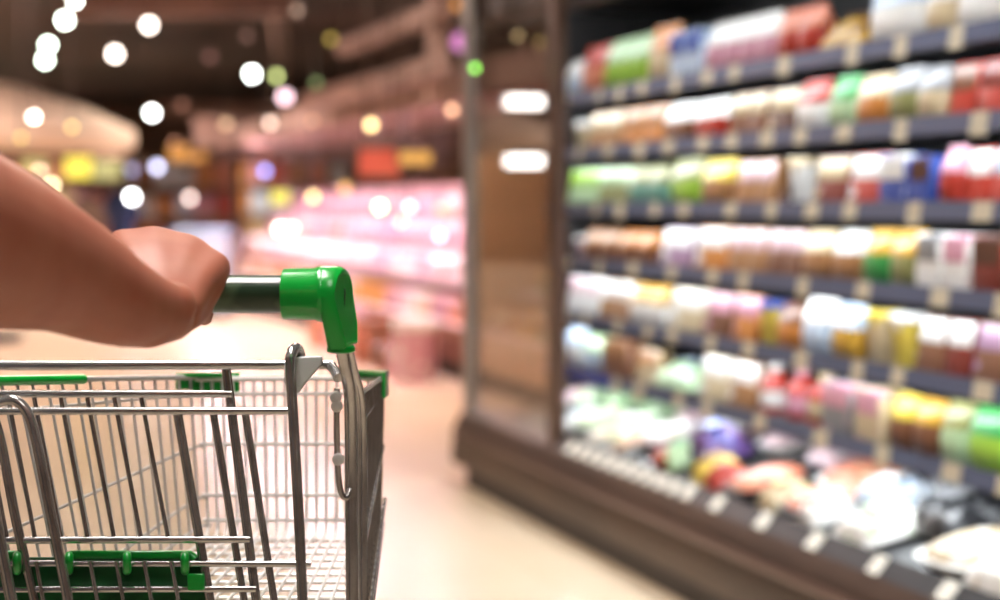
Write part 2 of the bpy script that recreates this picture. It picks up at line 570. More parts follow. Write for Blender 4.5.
# ulnar head and the heel of the hand
arm.ball(P(174, 305, 1.49), 0.0195, 16, 10)
arm.tube([P(120, 318, 1.45), P(150, 322, 1.47), P(178, 318, 1.51)], [0.024, 0.022, 0.018], 16)
W = P(168, 306, 1.52)
KN = {'index': (123, 247, 1.585, 13.5), 'middle': (154, 244, 1.59, 14.5), 'ring': (188, 252, 1.59, 14), 'little': (213, 269, 1.58, 13.5)}
BC = lambda x: P(x, 294, ZB)
keys = ['index', 'middle', 'ring', 'little']
roots = {'index': P(148, 293, 1.515), 'middle': P(160, 296, 1.515), 'ring': P(172, 303, 1.515), 'little': P(182, 311, 1.515)}
kp = {k: P(*KN[k][:3]) for k in keys}
kline, rline = bez([kp[k] for k in keys], 5), bez([roots[k] for k in keys], 5)
for q, (a, b) in enumerate(zip(rline, kline)):
    bump = 0.0007 * math.cos(2 * PI * q / 5)
    end = 0.0158 + bump
    arm.tube(bez([a, mixp(a, b, 0.5) + UPV * 0.005, b], 5), [0.0165 + (end - 0.0165) * i / 10 for i in range(11)], 14)
    arm.ball(b, end, 12, 8)
# hypothenar edge from the wrist to the little knuckle
arm.tube(bez([P(178, 318, 1.52), P(196, 304, 1.545), P(211, 284, 1.565), P(218, 270, 1.575)], 5), [0.0165 - 0.0004 * i for i in range(16)], 14)
# palm against the bar
for k in keys:
    arm.tube([roots[k] + UPV * -0.006, mixp(roots[k], kp[k], 0.55) - UPV * 0.018 + FWD * 0.004], [0.014, 0.013], 12)
# fingers folding over the far side of the bar and under it
R0 = px(19, ZB)
for k, fr, xs, ln in (('index', 0.0085, 122, 1.0), ('middle', 0.009, 150, 1.05), ('ring', 0.0085, 179, 1.0), ('little', 0.0075, 204, 0.9)):
    d = R0 + fr * 0.9
    c = BC(xs)
    path = [kp[k]]
    for ang, g in ((62, 1.08), (20, 1.10), (-25, 1.05), (-68, 1.0), (-98 if k != 'little' else -112, 0.98)):
        q = math.radians(ang)
        path.append(BC(mixp(Vector((KN[k][0], 0, 0)), Vector((xs, 0, 0)), min(1, (62 - ang) / 90)).x) + (UPV * math.sin(q) + FWD * math.cos(q)) * d * g)
    pp = bez(path, 5)
    arm.tube(pp, [fr * (1.18 - 0.38 * i / (len(pp) - 1)) for i in range(len(pp))], 12)
    arm.ball(pp[-1], fr * 0.8, 10, 6)
# thumb: leaves the side of the palm and closes under the bar
tp = bez([P(140, 300, 1.52), P(112, 297, 1.55), P(98, 300, 1.575), P(100, 318, 1.592), P(116, 326, 1.605)], 5)
arm.tube(tp, [0.016 - 0.008 * i / (len(tp) - 1) for i in range(len(tp))], 12)
arm.ball(tp[-1], 0.0085, 10, 6)
arm.ball(P(-330, 150, 1.02), 0.0615, 16, 10)
# the rest of the body, standing beside the trolley to the left of the picture
FH = Vector((FWD.x, FWD.y, 0)).normalized()
ST = CAM + RGT * -0.76 + FH * 0.90
def V(a, b, c):
    return Vector((ST.x, ST.y, 0)) + RGT * a + FH * b + Vector((0, 0, c))
SHR = P(-560, -260, 0.93)
SHL = V(-0.2, 0, 1.43)
arm.ball(V(0, 0.0, 1.66), 0.1, 18, 12, (0.82, 0.95, 1.2))
arm.ball(V(0, 0.045, 1.60), 0.062, 14, 10, (0.9, 0.8, 1.0))
arm.tube([V(0, 0.095, 1.67), V(0, 0.118, 1.635), V(0, 0.098, 1.625)], [0.008, 0.014, 0.012], 10)
arm.tube([V(-0.022, 0.098, 1.592), V(0, 0.106, 1.592), V(0.022, 0.098, 1.592)], [0.006, 0.009, 0.006], 8)
for s_ in (-1, 1):
    arm.ball(V(0.083 * s_, 0, 1.645), 0.026, 10, 8, (0.5, 0.8, 1.2))
    arm.ball(V(0.033 * s_, 0.085, 1.668), 0.014, 10, 6)
arm.tube([V(0, -0.01, 1.40), V(0, 0, 1.6)], 0.056, 16)
arm.tube([SHL, V(0, -0.01, 1.455), mixp(V(0, 0, 1.45), SHR, 0.9), SHR], [0.062, 0.075, 0.066, 0.066], 16)
for a in (-0.075, 0, 0.075):
    arm.tube([V(a, 0, 0.88), V(a * 0.85, 0, 1.06), V(a, 0, 1.26), V(a, 0, 1.42)], [0.115, 0.105, 0.118, 0.07], 18)
for s_ in (-1, 1):
    arm.tube([V(0.095 * s_, 0, 0.9), V(0.1 * s_, 0.02, 0.5), V(0.1 * s_, -0.01, 0.09)], [0.09, 0.06, 0.042], 14)
    arm.tube([V(0.1 * s_, -0.05, 0.045), V(0.11 * s_, 0.17, 0.035)], [0.044, 0.034], 12)
# the other arm hangs at the side
arm.tube(bez([SHL, V(-0.25, -0.02, 1.13), V(-0.25, 0.08, 0.88)], 6), [0.062 - 0.0028 * i for i in range(13)], 16)
arm.tube([V(-0.25, 0.08, 0.88), V(-0.25, 0.1, 0.82), V(-0.25, 0.115, 0.78)], [0.026, 0.03, 0.022], 12)
for q in range(4):
    arm.tube(bez([V(-0.25, 0.088 + 0.019 * q, 0.80), V(-0.248, 0.09 + 0.02 * q, 0.745), V(-0.236, 0.088 + 0.02 * q, 0.705 + 0.006 * abs(q - 2))], 4), [0.0095 - 0.0003 * i for i in range(9)], 10)
arm.tube(bez([V(-0.245, 0.125, 0.83), V(-0.238, 0.155, 0.795), V(-0.228, 0.15, 0.755)], 4), [0.0125 - 0.0004 * i for i in range(9)], 10)
person = body_mesh(arm, 'person', 0.0024, 16, M_skin)
sh_ = MB()
sh_.tube([SHL, V(0, -0.01, 1.45), mixp(V(0, 0, 1.45), SHR, 0.9), SHR], [0.074, 0.086, 0.08, 0.08], 18)
for a in (-0.08, 0, 0.08):
    sh_.tube([V(a, 0, 0.84), V(a * 0.9, 0, 1.06), V(a, 0, 1.26), V(a, 0, 1.42)], [0.128, 0.12, 0.13, 0.08], 18)
sh_.tube([SHL, mixp(SHL, V(-0.25, -0.02, 1.13), 0.5)], [0.076, 0.072], 16)
sh_.tube([SHR, P(-538, -170, 0.94), P(-515, -70, 0.955)], [0.082, 0.083, 0.084], 18)
adopt(body_mesh(sh_, 'shirt', 0.008, 6, mat('shirt_cloth', (70, 74, 84), 0.9)), person)
tr_ = MB()
for a in (-0.07, 0, 0.07):
    tr_.tube([V(a, 0, 0.82), V(a, 0, 0.97)], 0.122, 16)
for s_ in (-1, 1):
    tr_.tube([V(0.092 * s_, 0, 0.88), V(0.1 * s_, 0.02, 0.5), V(0.1 * s_, -0.01, 0.09)], [0.108, 0.078, 0.066], 16)
adopt(body_mesh(tr_, 'trousers', 0.008, 6, mat('trouser_cloth', (46, 52, 70), 0.9)), person)
hr_ = MB()
hr_.ball(V(0, -0.022, 1.695), 0.103, 18, 12, (0.9, 0.95, 1.05))
hr_.ball(V(0, -0.055, 1.62), 0.078, 16, 10, (1.0, 0.7, 1.0))
adopt(body_mesh(hr_, 'hair', 0.006, 4, mat('dark_hair', (38, 28, 24), 0.6)), person)
for s_ in (-1, 1):
    b_ = MB()
    b_.tube(bez([V(0.1 * s_, -0.075, 0.05), V(0.1 * s_, -0.02, 0.058), V(0.108 * s_, 0.1, 0.05), V(0.112 * s_, 0.2, 0.04)], 4), [0.046, 0.05, 0.053, 0.053, 0.052, 0.051, 0.05, 0.049, 0.047, 0.045, 0.043, 0.04, 0.036], 14)
    adopt(body_mesh(b_, 'shoe', 0.006, 4, mat('shoe_leather', (60, 44, 36), 0.5)), person)
tag(person, 'person reaching in from the side, bare forearm and fist gripping the dark trolley handle', 'person')

# ================================================================== the chiller
D, DS = 2.15, 2.35
M_case = mat('brown_steel_panel', (66, 52, 44), 0.38, 0.3, rgb2=(78, 61, 50), scale=2.0)
M_case_d = mat('dark_steel_panel', (40, 32, 28), 0.5, 0.2)
M_inside = mat('dark_liner', (40, 38, 38), 0.6)
M_shelf = mat('grey_shelf_steel', (110, 112, 118), 0.5, 0.3)
M_rail = mat('blue_grey_price_rail', (84, 97, 128), 0.4)
M_tag = mat('price_ticket_card', (204, 196, 176), 0.6)
M_tag2 = mat('white_ticket_card', (236, 232, 220), 0.6)
M_led = emit('led_strip', (243, 250, 255), 21.0)
M_post = mat('brown_post', (84, 62, 52), 0.35, 0.4)
M_alu = mat('brushed_aluminium', (168, 158, 152), 0.35, 0.9)
YE = on_x(462, 205, D).y           # far end of the case
YP = on_x(552, 205, D).y           # the post between glass and shelves
YS = on_x(547, 205, DS).y           # far end of the shelves, hidden by the post
YN = 3.1                           # near end, outside the frame
HT = 2.28
case = thing('refrigerated_display_case', (D, YE, 0), 'long brown open chiller with six lit shelves, running beside the aisle', 'chiller')
def cpart(mb, name, m, parent=None, **k):
    return mb.build(name, m, parent or case, **k)
cpart(MB().box((D - 0.044, YN, 0.0), (3.05, YE - 0.22, 0.07)), 'kick_plate', M_case_d)
b_ = MB()
b_.rings([[(D - 0.05, y, 0.07), (D - 0.052, y, 0.12), (D - 0.034, y, 0.235), (D - 0.006, y, 0.285), (D + 0.03, y, 0.30), (3.08, y, 0.27), (3.08, y, 0.07)] for y in (YN, YE)])
cpart(b_, 'base', M_case, bevel=0.006)
cpart(MB().rings([[(D - 0.043, y, 0.188), (D - 0.048, y, 0.205), (D - 0.040, y, 0.222), (D - 0.030, y, 0.205)] for y in (YN, YE)]), 'bumper_rail', M_post)
cpart(MB().box((3.0, YN, 0.28), (3.08, YE, HT)), 'back_panel', M_inside)
cpart(MB().box((D + 0.12, YN, 1.96), (3.08, YE, HT)), 'canopy', M_case_d, bevel=0.01)
M_glass = glass('case_glass', (246, 244, 242), 0.80)
cpart(MB().box((D + 0.05, YE - 0.02, 0.29), (3.0, YE - 0.012, 1.96)), 'end_glass', M_glass)
cpart(MB().box((D + 0.06, YN - 0.03, 0.07), (3.08, YN, HT)), 'end_panel', M_case_d, bevel=0.005)
cpart(MB().box((DS + 0.01, YS, 0.28), (3.0, YS + 0.025, 1.96)), 'divider', M_inside)
cpart(MB().box((D + 0.0, YP - 0.04, 0.28), (D + 0.045, YP + 0.05, HT - 0.02)), 'post', M_post, bevel=0.008)
cpart(MB().box((D + 0.0, YE - 0.07, 0.28), (D + 0.05, YE, HT - 0.02)), 'glass_frame', M_alu, bevel=0.006)
gl = MB().box((D + 0.03, YP + 0.05, 0.29), (D + 0.038, YE - 0.07, 1.97))
cpart(gl, 'glass_panel', M_glass)
cpart(MB().rings([[(D + 0.03, y, 0.285), (D + 0.03, y, 0.30), (2.85, y, 0.30 + 0.24 * (2.85 - D - 0.03)), (2.85, y, 0.285)] for y in (YN, YS)]), 'deck', mat('deck_liner', (60, 62, 64), 0.5))
# the sloping ticket strip along the deck front
dr = cpart(MB().rings([[(D - 0.006, y, 0.285), (D + 0.004, y, 0.285), (D + 0.036, y, 0.325), (D + 0.030, y, 0.329)] for y in (YN, YP - 0.05)]), 'deck_rail', mat('dark_rail', (46, 50, 56), 0.4))
y = YP - 0.16
k = 0
while y > YN + 0.1:
    wd = random.choice((0.055, 0.06, 0.065))
    near = y < on_x(690, 205, D).y
    if not near or k % 3 == 0:
        n0, n1 = Vector((D - 0.0065, 0, 0.289)), Vector((D + 0.0275, 0, 0.3285))
        out = Vector((-0.79, 0, 0.61)) * 0.002
        tg = MB().rings([[n0 + Vector((0, y, 0)), n1 + Vector((0, y, 0)), n1 + Vector((0, y - wd, 0)), n0 + Vector((0, y - wd, 0))],
                         [n0 + out + Vector((0, y, 0)), n1 + out + Vector((0, y, 0)), n1 + out + Vector((0, y - wd, 0)), n0 + out + Vector((0, y - wd, 0))]])
        cpart(tg, 'price_tag', M_tag2, dr)
    y -= wd + 0.045
    k += 1
HK = [1.604 - 0.212 * i for i in range(6)]
SHELF = []
for i, h in enumerate(HK):
    sh = cpart(MB().box((DS, YN, h - 0.020), (2.98, YS, h - 0.004)), 'shelf', M_shelf)
    rl = cpart(MB().rings([[(DS - 0.006, y, h - 0.037), (DS, y, h - 0.037), (DS + 0.006, y, h + 0.008), (DS, y, h + 0.010)] for y in (YN, YS)]), 'price_rail', M_rail, sh)
    y = YS - 0.12 - random.random() * 0.1
    while y > YN + 0.1:
        wd = random.choice((0.065, 0.075, 0.085))
        hh = random.choice((-0.004, -0.004, 0.006))
        x0 = DS - 0.0075
        cpart(MB().rings([[(x0 - 0.001, y, h - 0.042 - hh), (x0 - 0.001, y - wd, h - 0.042 - hh), (x0 + 0.007, y - wd, h + 0.008), (x0 + 0.007, y, h + 0.008)],
                          [(x0 + 0.001, y, h - 0.042 - hh), (x0 + 0.001, y - wd, h - 0.042 - hh), (x0 + 0.009, y - wd, h + 0.008), (x0 + 0.009, y, h + 0.008)]]), 'price_tag', M_tag, sh)
        y -= wd + random.uniform(0.14, 0.34)
    # lamp under the shelf's front edge
    cpart(MB().box((DS + 0.010, YN, h - 0.030), (DS + 0.040, YS - 0.02, h - 0.0205)), 'light_strip', M_led, sh)
cpart(MB().box((DS - 0.10, YN, 1.93), (DS - 0.07, YS - 0.02, 1.955)), 'light_strip', M_led)
cpart(MB().box((DS - 0.13, YN, 1.90), (DS - 0.105, YS, 1.965)), 'light_shade', M_case_d)

yb6 = on_x(612, 205, DS).y
bl = cpart(MB().box((DS - 0.011, yb6, HK[5] - 0.040), (DS - 0.0065, YS - 0.03, HK[5] + 0.004)), 'price_banner', mat('blue_banner', (36, 66, 168), 0.4), sh)
bl['label'] = 'plain blue strip at the far end of the bottom price rail'
# glowing blocks standing in for lamp reflections in the glass
for h in (1.345, 1.60):
    lm = cpart(MB().box((D + 0.19, YE - 0.07, h), (D + 0.35, YE - 0.022, h + 0.05)), 'lamp_reflection', emit('lamp_reflection', (255, 250, 246), 7.0), bevel=0.01)

# ------------------------------------------------------------------ the goods
PAL = {
    'white': (246, 244, 238), 'cream': (230, 206, 164), 'tan': (186, 132, 84), 'brown': (136, 88, 60), 'dark brown': (92, 56, 40), 'red': (196, 58, 40),
    'dark red': (130, 44, 30), 'salmon': (236, 140, 108), 'orange': (222, 140, 62), 'gold': (222, 170, 60), 'yellow': (244, 214, 84), 'lime': (168, 216, 72),
    'green': (62, 160, 78), 'pale green': (198, 230, 178), 'olive': (150, 150, 92), 'teal': (120, 176, 160), 'pale blue': (196, 214, 234), 'blue': (44, 84, 180),
    'pink': (236, 170, 190), 'pale pink': (244, 208, 212), 'mauve': (190, 150, 180), 'grey': (150, 150, 152), 'black': (40, 40, 44), 'purple': (120, 84, 150),
}
def pm(c1, c2, sc=14):
    return mat('print %s %s' % (c1, c2), PAL[c1], 0.38, rgb2=PAL[c2], scale=sc, sharp=0.04, mid=0.6)
for c_ in PAL:
    PAL[c_] = tuple(int(v * (0.93 if c_ in ('white', 'pale blue') else 0.86)) for v in PAL[c_])
def plain(c):
    return mat('plain ' + c, PAL[c], 0.36)
def rrect(w, d, n=5, e=3.0):
    """superellipse outline"""
    out = []
    for k in range(4 * n):
        t = 2 * PI * k / (4 * n)
        c, s = math.cos(t), math.sin(t)
        out.append((abs(c) ** (2 / e) * w / 2 * (1 if c >= 0 else -1), abs(s) ** (2 / e) * d / 2 * (1 if s >= 0 else -1)))
    return out
def ringz(o, w, d, z, e=3.0):
    return [o + Vector((y, x, z)) for x, y in rrect(w, d, 5, e)]
def make_pack(kind, o, w, h, d, c1, c2, name=None):
    """a pack standing at o (front towards -x): width along y, depth along x"""
    o = Vector(o)
    m = MB()
    if kind == 'pouch':
        m.rings([ringz(o, w * 0.86, d * 0.75, 0), ringz(o, w * 0.96, d * 0.98, h * 0.10), ringz(o, w, d, h * 0.35), ringz(o, w * 0.98, d * 0.8, h * 0.65),
                 ringz(o, w * 0.97, d * 0.35, h * 0.88), ringz(o, w * 0.98, d * 0.08, h * 0.93), ringz(o, w * 0.98, d * 0.05, h)])
        r = m.build(name or 'pouch', pm(c1, c2), origin=o)
        g = 1.015
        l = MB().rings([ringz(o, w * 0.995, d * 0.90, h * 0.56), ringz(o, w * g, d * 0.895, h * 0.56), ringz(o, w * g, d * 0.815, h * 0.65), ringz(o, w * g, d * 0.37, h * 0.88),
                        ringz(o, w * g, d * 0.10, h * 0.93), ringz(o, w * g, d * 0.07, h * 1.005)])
        l.build('lit_top_band', plain(c2), r)  # second colour on top, mostly pale, paints in light from the shelf lamp
    elif kind == 'tray':       # film-lidded tray stood on edge, leaning back
        th = d * 0.55
        def sl(w_, z0, z1, x):
            return [o + Vector((x + zz * 0.22, yy, zz)) for yy, zz in ((-w_ / 2, z0), (w_ / 2, z0), (w_ / 2, z1), (-w_ / 2, z1))]
        m.rings([sl(w * 0.86, h * 0.07, h * 0.93, th * 0.5), sl(w, 0.0, h, -th * 0.40), sl(w, 0.0, h, -th * 0.5), sl(w * 0.9, h * .06, h * .94, -th * 0.55)])
        r = m.build(name or 'tray_pack', pm(c1, c2), origin=o, bevel=0.003)
        l = MB().rings([sl(w * 0.9, h * 0.52, h * 0.95, -th * 0.565), sl(w * 0.88, h * 0.54, h * 0.93, -th * 0.60)])
        l.build('pack_label', plain(c2), r)  # upper label also stands in for the lit top of the tray
    elif kind == 'tub':
        R = w / 2
        m.lathe(o, [(R * 0.78, 0), (R * 0.82, 0.004), (R * 0.94, h * 0.84), (R * 0.96, h * 0.86)], 20)
        r = m.build(name or 'tub', pm(c1, c2), origin=o)
        MB().lathe(o, [(R * 0.97, h * 0.84), (R, h * 0.85), (R, h * 0.94), (R * 0.93, h), (R * 0.6, h * 0.985)], 20).build('lid', plain(c2), r)
    elif kind == 'bottle':
        R = w / 2
        m.lathe(o, [(R * 0.9, 0), (R, 0.006), (R, h * 0.55), (R * 0.85, h * 0.68), (R * 0.4, h * 0.8), (R * 0.36, h * 0.9)], 18)
        r = m.build(name or 'bottle', plain(c1), origin=o)
        MB().lathe(o, [(R * 0.42, h * 0.87), (R * 0.46, h * 0.88), (R * 0.46, h * 0.99), (R * 0.36, h)], 16).build('cap', plain(c2), r)
        MB().lathe(o, [(R * 1.01, h * 0.16), (R * 1.015, h * 0.17), (R * 1.015, h * 0.48), (R * 1.01, h * 0.49)], 18).build('pack_label', plain(c2), r)
    elif kind == 'carton':
        m.rings([ringz(o, w, d, 0, 14), ringz(o, w, d, h * 0.97, 14), ringz(o, w * 0.97, d * 0.95, h, 14)])
        r = m.build(name or 'carton', pm(c1, c2), origin=o)
        MB().box(o + Vector((-d / 2 - 0.0015, -w * 0.42, h * 0.52)), o + Vector((-d / 2 - 0.0002, w * 0.42, h * 0.94))).build('pack_label', plain(c2), r)  # placed high so its colour doubles as lamplight on the carton
    elif kind == 'flat tray':  # lying tray: rim, then the mound of food under film
        m.rings([ringz(o, w * 0.82, d * 0.82, 0, 5), ringz(o, w * 0.97, d * 0.97, h * 0.5, 5), ringz(o, w, d, h * 0.52, 5), ringz(o, w, d, h * 0.56, 5), ringz(o, w * 0.9, d * 0.9, h * 0.55, 5)])
        r = m.build(name or 'food_tray', plain(c2), origin=o)
        q = MB()
        q.rings([ringz(o, w * 0.9, d * 0.9, h * 0.52, 4), ringz(o, w * 0.82, d * 0.82, h * 0.78, 3), ringz(o, w * 0.55, d * 0.55, h * 0.95, 3), ringz(o, w * 0.15, d * 0.15, h, 2)])
        q.build('contents', pm(c1, 'cream' if c1 != 'cream' else 'white', 26), r)
    elif kind == 'flat bag':
        N = 12
        def puff(x, yy):
            return max(0.0, (1 - abs(2 * x / d) ** 3) * (1 - abs(2 * yy / w) ** 3)) ** 0.5
        for sgn in (1, 0):
            n0 = len(m.v)
            for i in range(N + 1):
                for j in range(N + 1):
                    xx, yy = d * (i / N - 0.5), w * (j / N - 0.5)
                    lump = 0.8 + 0.2 * math.sin(i * 1.9 + o.y * 40) * math.cos(j * 1.6 + o.x * 30)
                    m.v.append(o + Vector((xx, yy, h * 0.18 + (h * 0.82 * puff(xx, yy) * lump if sgn else -h * 0.18 * puff(xx, yy)))))
            for i in range(N):
                for j in range(N):
                    a = n0 + i * (N + 1) + j
                    m.f.append((a, a + 1, a + N + 2, a + N + 1))
        r = m.build(name or 'flat_bag', pm(c1, c2, 20), origin=o)
        MB().box(o + Vector((-d * 0.18, -w * 0.2, h * 0.97)), o + Vector((d * 0.12, w * 0.2, h * 1.0))).build('pack_label', plain(c2), r)
    return r

CATNAME = {'pouch': 'pouch', 'tray': 'tray pack', 'tub': 'tub', 'bottle': 'bottle', 'carton': 'carton', 'flat tray': 'food tray', 'flat bag': 'bagged food'}
# each shelf from the post to the right edge: (x0, x1 in the photo, kind, first colour, second colour, height share, how many)
ROWS = [
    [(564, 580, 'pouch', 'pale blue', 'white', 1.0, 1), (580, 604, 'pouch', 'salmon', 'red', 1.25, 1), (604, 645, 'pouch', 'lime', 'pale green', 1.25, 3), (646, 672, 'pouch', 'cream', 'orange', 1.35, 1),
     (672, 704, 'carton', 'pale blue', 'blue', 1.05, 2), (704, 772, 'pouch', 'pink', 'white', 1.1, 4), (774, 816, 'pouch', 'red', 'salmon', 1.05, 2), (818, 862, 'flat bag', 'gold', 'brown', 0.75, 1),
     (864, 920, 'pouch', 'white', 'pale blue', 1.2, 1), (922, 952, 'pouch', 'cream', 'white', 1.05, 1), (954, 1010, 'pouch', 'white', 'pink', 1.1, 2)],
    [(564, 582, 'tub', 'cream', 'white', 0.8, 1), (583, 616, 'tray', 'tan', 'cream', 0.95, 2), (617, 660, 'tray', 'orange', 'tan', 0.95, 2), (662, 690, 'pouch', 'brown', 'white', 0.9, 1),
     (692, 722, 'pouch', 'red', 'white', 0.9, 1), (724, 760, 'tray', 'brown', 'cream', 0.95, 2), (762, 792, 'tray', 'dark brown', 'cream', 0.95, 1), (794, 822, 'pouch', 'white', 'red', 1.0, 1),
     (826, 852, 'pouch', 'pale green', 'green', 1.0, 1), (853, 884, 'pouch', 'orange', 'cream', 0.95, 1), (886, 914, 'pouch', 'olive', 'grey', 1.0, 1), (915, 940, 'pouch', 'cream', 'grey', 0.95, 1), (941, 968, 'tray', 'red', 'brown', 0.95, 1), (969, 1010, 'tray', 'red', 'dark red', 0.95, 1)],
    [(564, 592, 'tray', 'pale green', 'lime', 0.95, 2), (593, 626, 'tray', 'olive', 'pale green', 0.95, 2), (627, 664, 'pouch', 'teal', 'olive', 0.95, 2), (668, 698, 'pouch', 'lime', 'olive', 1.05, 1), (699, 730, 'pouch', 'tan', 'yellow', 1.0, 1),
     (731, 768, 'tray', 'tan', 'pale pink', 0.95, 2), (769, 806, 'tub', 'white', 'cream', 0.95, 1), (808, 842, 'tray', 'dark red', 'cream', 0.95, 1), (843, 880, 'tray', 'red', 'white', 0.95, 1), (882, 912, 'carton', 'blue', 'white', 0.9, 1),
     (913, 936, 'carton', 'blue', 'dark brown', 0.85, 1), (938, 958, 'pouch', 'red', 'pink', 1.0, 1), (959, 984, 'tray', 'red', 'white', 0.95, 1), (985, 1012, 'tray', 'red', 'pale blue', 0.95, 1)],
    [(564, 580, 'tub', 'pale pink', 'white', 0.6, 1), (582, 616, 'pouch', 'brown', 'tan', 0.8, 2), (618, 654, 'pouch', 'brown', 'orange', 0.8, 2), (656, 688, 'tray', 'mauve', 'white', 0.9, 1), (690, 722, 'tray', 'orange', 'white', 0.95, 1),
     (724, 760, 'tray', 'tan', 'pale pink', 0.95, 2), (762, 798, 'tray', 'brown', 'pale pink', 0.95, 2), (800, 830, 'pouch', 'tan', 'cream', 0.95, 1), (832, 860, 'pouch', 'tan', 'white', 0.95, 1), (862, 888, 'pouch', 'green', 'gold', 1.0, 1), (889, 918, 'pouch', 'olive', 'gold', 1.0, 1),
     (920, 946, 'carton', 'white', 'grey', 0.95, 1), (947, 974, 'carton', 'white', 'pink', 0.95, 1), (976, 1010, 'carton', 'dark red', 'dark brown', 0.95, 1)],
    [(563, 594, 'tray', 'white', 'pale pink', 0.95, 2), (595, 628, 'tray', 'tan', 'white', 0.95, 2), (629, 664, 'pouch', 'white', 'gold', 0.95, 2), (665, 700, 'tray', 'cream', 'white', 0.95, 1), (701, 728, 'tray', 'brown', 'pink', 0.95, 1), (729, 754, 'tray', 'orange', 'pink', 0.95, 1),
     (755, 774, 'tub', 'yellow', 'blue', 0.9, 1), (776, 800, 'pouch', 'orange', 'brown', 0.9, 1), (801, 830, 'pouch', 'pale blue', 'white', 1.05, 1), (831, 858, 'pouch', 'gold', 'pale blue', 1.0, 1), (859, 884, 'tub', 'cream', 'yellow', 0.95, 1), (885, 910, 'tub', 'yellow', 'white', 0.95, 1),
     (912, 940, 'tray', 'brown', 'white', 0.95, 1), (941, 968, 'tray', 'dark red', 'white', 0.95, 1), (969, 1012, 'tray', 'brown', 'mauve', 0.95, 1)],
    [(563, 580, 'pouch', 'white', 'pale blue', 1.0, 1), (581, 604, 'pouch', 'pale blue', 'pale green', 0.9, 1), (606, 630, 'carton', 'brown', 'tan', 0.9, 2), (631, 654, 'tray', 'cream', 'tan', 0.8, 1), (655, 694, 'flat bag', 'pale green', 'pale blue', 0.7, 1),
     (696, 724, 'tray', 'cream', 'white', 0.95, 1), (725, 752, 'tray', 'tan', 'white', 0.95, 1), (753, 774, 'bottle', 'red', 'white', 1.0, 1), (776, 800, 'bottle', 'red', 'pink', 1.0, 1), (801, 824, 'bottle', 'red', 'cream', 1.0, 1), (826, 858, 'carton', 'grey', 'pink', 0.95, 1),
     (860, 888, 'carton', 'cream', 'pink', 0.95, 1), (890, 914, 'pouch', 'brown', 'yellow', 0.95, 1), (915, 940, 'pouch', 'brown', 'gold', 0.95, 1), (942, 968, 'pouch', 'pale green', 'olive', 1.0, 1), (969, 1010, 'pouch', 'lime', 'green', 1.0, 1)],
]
for row in ROWS:
    row += [(1014, 1046) + row[1][2:5] + (row[1][5], 1), (1048, 1084) + row[4][2:5] + (row[4][5], 1)]
SHN = ['top', 'second', 'third', 'fourth', 'fifth', 'bottom']
for i, row in enumerate(ROWS):
    n = 0
    for (x0, x1, kind, c1, c2, hs, cnt) in row:
        for q in range(cnt):
            a = x0 + (x1 - x0) * q / cnt
            b = x0 + (x1 - x0) * (q + 1) / cnt
            ya, yb = on_x(a, 205, DS + 0.05).y, on_x(b, 205, DS + 0.05).y
            w = (ya - yb) * 0.95
            h = 0.15 * hs
            d = 0.10 if kind not in ('tub', 'bottle') else w
            if kind in ('tub', 'bottle') and w > 0.11:
                w = 0.11
            d = min(d, 0.16)
            if kind == 'flat bag':
                d = 0.2
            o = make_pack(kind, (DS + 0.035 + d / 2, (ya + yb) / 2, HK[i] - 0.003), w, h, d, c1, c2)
            tag(o, '%s and %s %s on %s chiller shelf, %s from the glass' % (c1, c2, CATNAME[kind], SHN[i], ORD[n]), CATNAME[kind], 'goods on the %s chiller shelf' % SHN[i])
            n += 1
# goods lying in the deck: (x, y in the photo, kind, colours, width px, depth m, height m)
DECK = [
    (578, 404, 'flat tray', 'pale pink', 'white', 30, .2, .06), (604, 402, 'flat bag', 'pale green', 'white', 30, .2, .07), (634, 408, 'flat bag', 'pale green', 'green', 34, .2, .08), (668, 416, 'flat bag', 'pale green', 'white', 34, .2, .07),
    (576, 428, 'flat bag', 'white', 'pale blue', 24, .2, .06), (602, 428, 'flat tray', 'pale green', 'white', 32, .2, .06), (636, 436, 'flat bag', 'pale green', 'white', 36, .2, .07), (672, 442, 'flat tray', 'white', 'pale pink', 38, .2, .06),
    (706, 424, 'flat tray', 'pale pink', 'white', 40, .2, .06), (748, 432, 'flat tray', 'white', 'pale pink', 42, .2, .07), (796, 446, 'flat tray', 'pale pink', 'white', 46, .2, .06), (850, 458, 'flat bag', 'pale pink', 'white', 50, .2, .07),
    (572, 444, 'flat tray', 'cream', 'white', 22, .14, .05), (600, 452, 'flat tray', 'tan', 'white', 26, .14, .05), (634, 468, 'flat tray', 'red', 'dark red', 30, .14, .06), (668, 484, 'flat bag', 'yellow', 'gold', 26, .14, .08),
    (686, 466, 'flat bag', 'pale green', 'green', 30, .14, .08), (722, 462, 'flat bag', 'purple', 'blue', 44, .16, .12), (704, 488, 'flat bag', 'red', 'salmon', 26, .12, .07), (716, 510, 'flat bag', 'cream', 'yellow', 30, .14, .07),
    (745, 492, 'flat tray', 'salmon', 'black', 50, .22, .06), (756, 524, 'flat bag', 'white', 'grey', 40, .14, .06), (806, 512, 'flat tray', 'salmon', 'black', 60, .24, .06), (868, 484, 'flat tray', 'salmon', 'white', 70, .22, .06),
    (906, 470, 'flat bag', 'red', 'salmon', 44, .16, .06), (850, 536, 'flat bag', 'white', 'pale green', 64, .2, .07), (896, 506, 'flat bag', 'pale blue', 'white', 64, .18, .08), (962, 522, 'flat bag', 'black', 'grey', 84, .24, .08),
    (936, 566, 'flat tray', 'cream', 'white', 80, .22, .06), (990, 586, 'flat bag', 'white', 'cream', 80, .2, .07), (968, 488, 'flat bag', 'grey', 'black', 60, .16, .06),
]
DK = []
SLOPE = 0.24
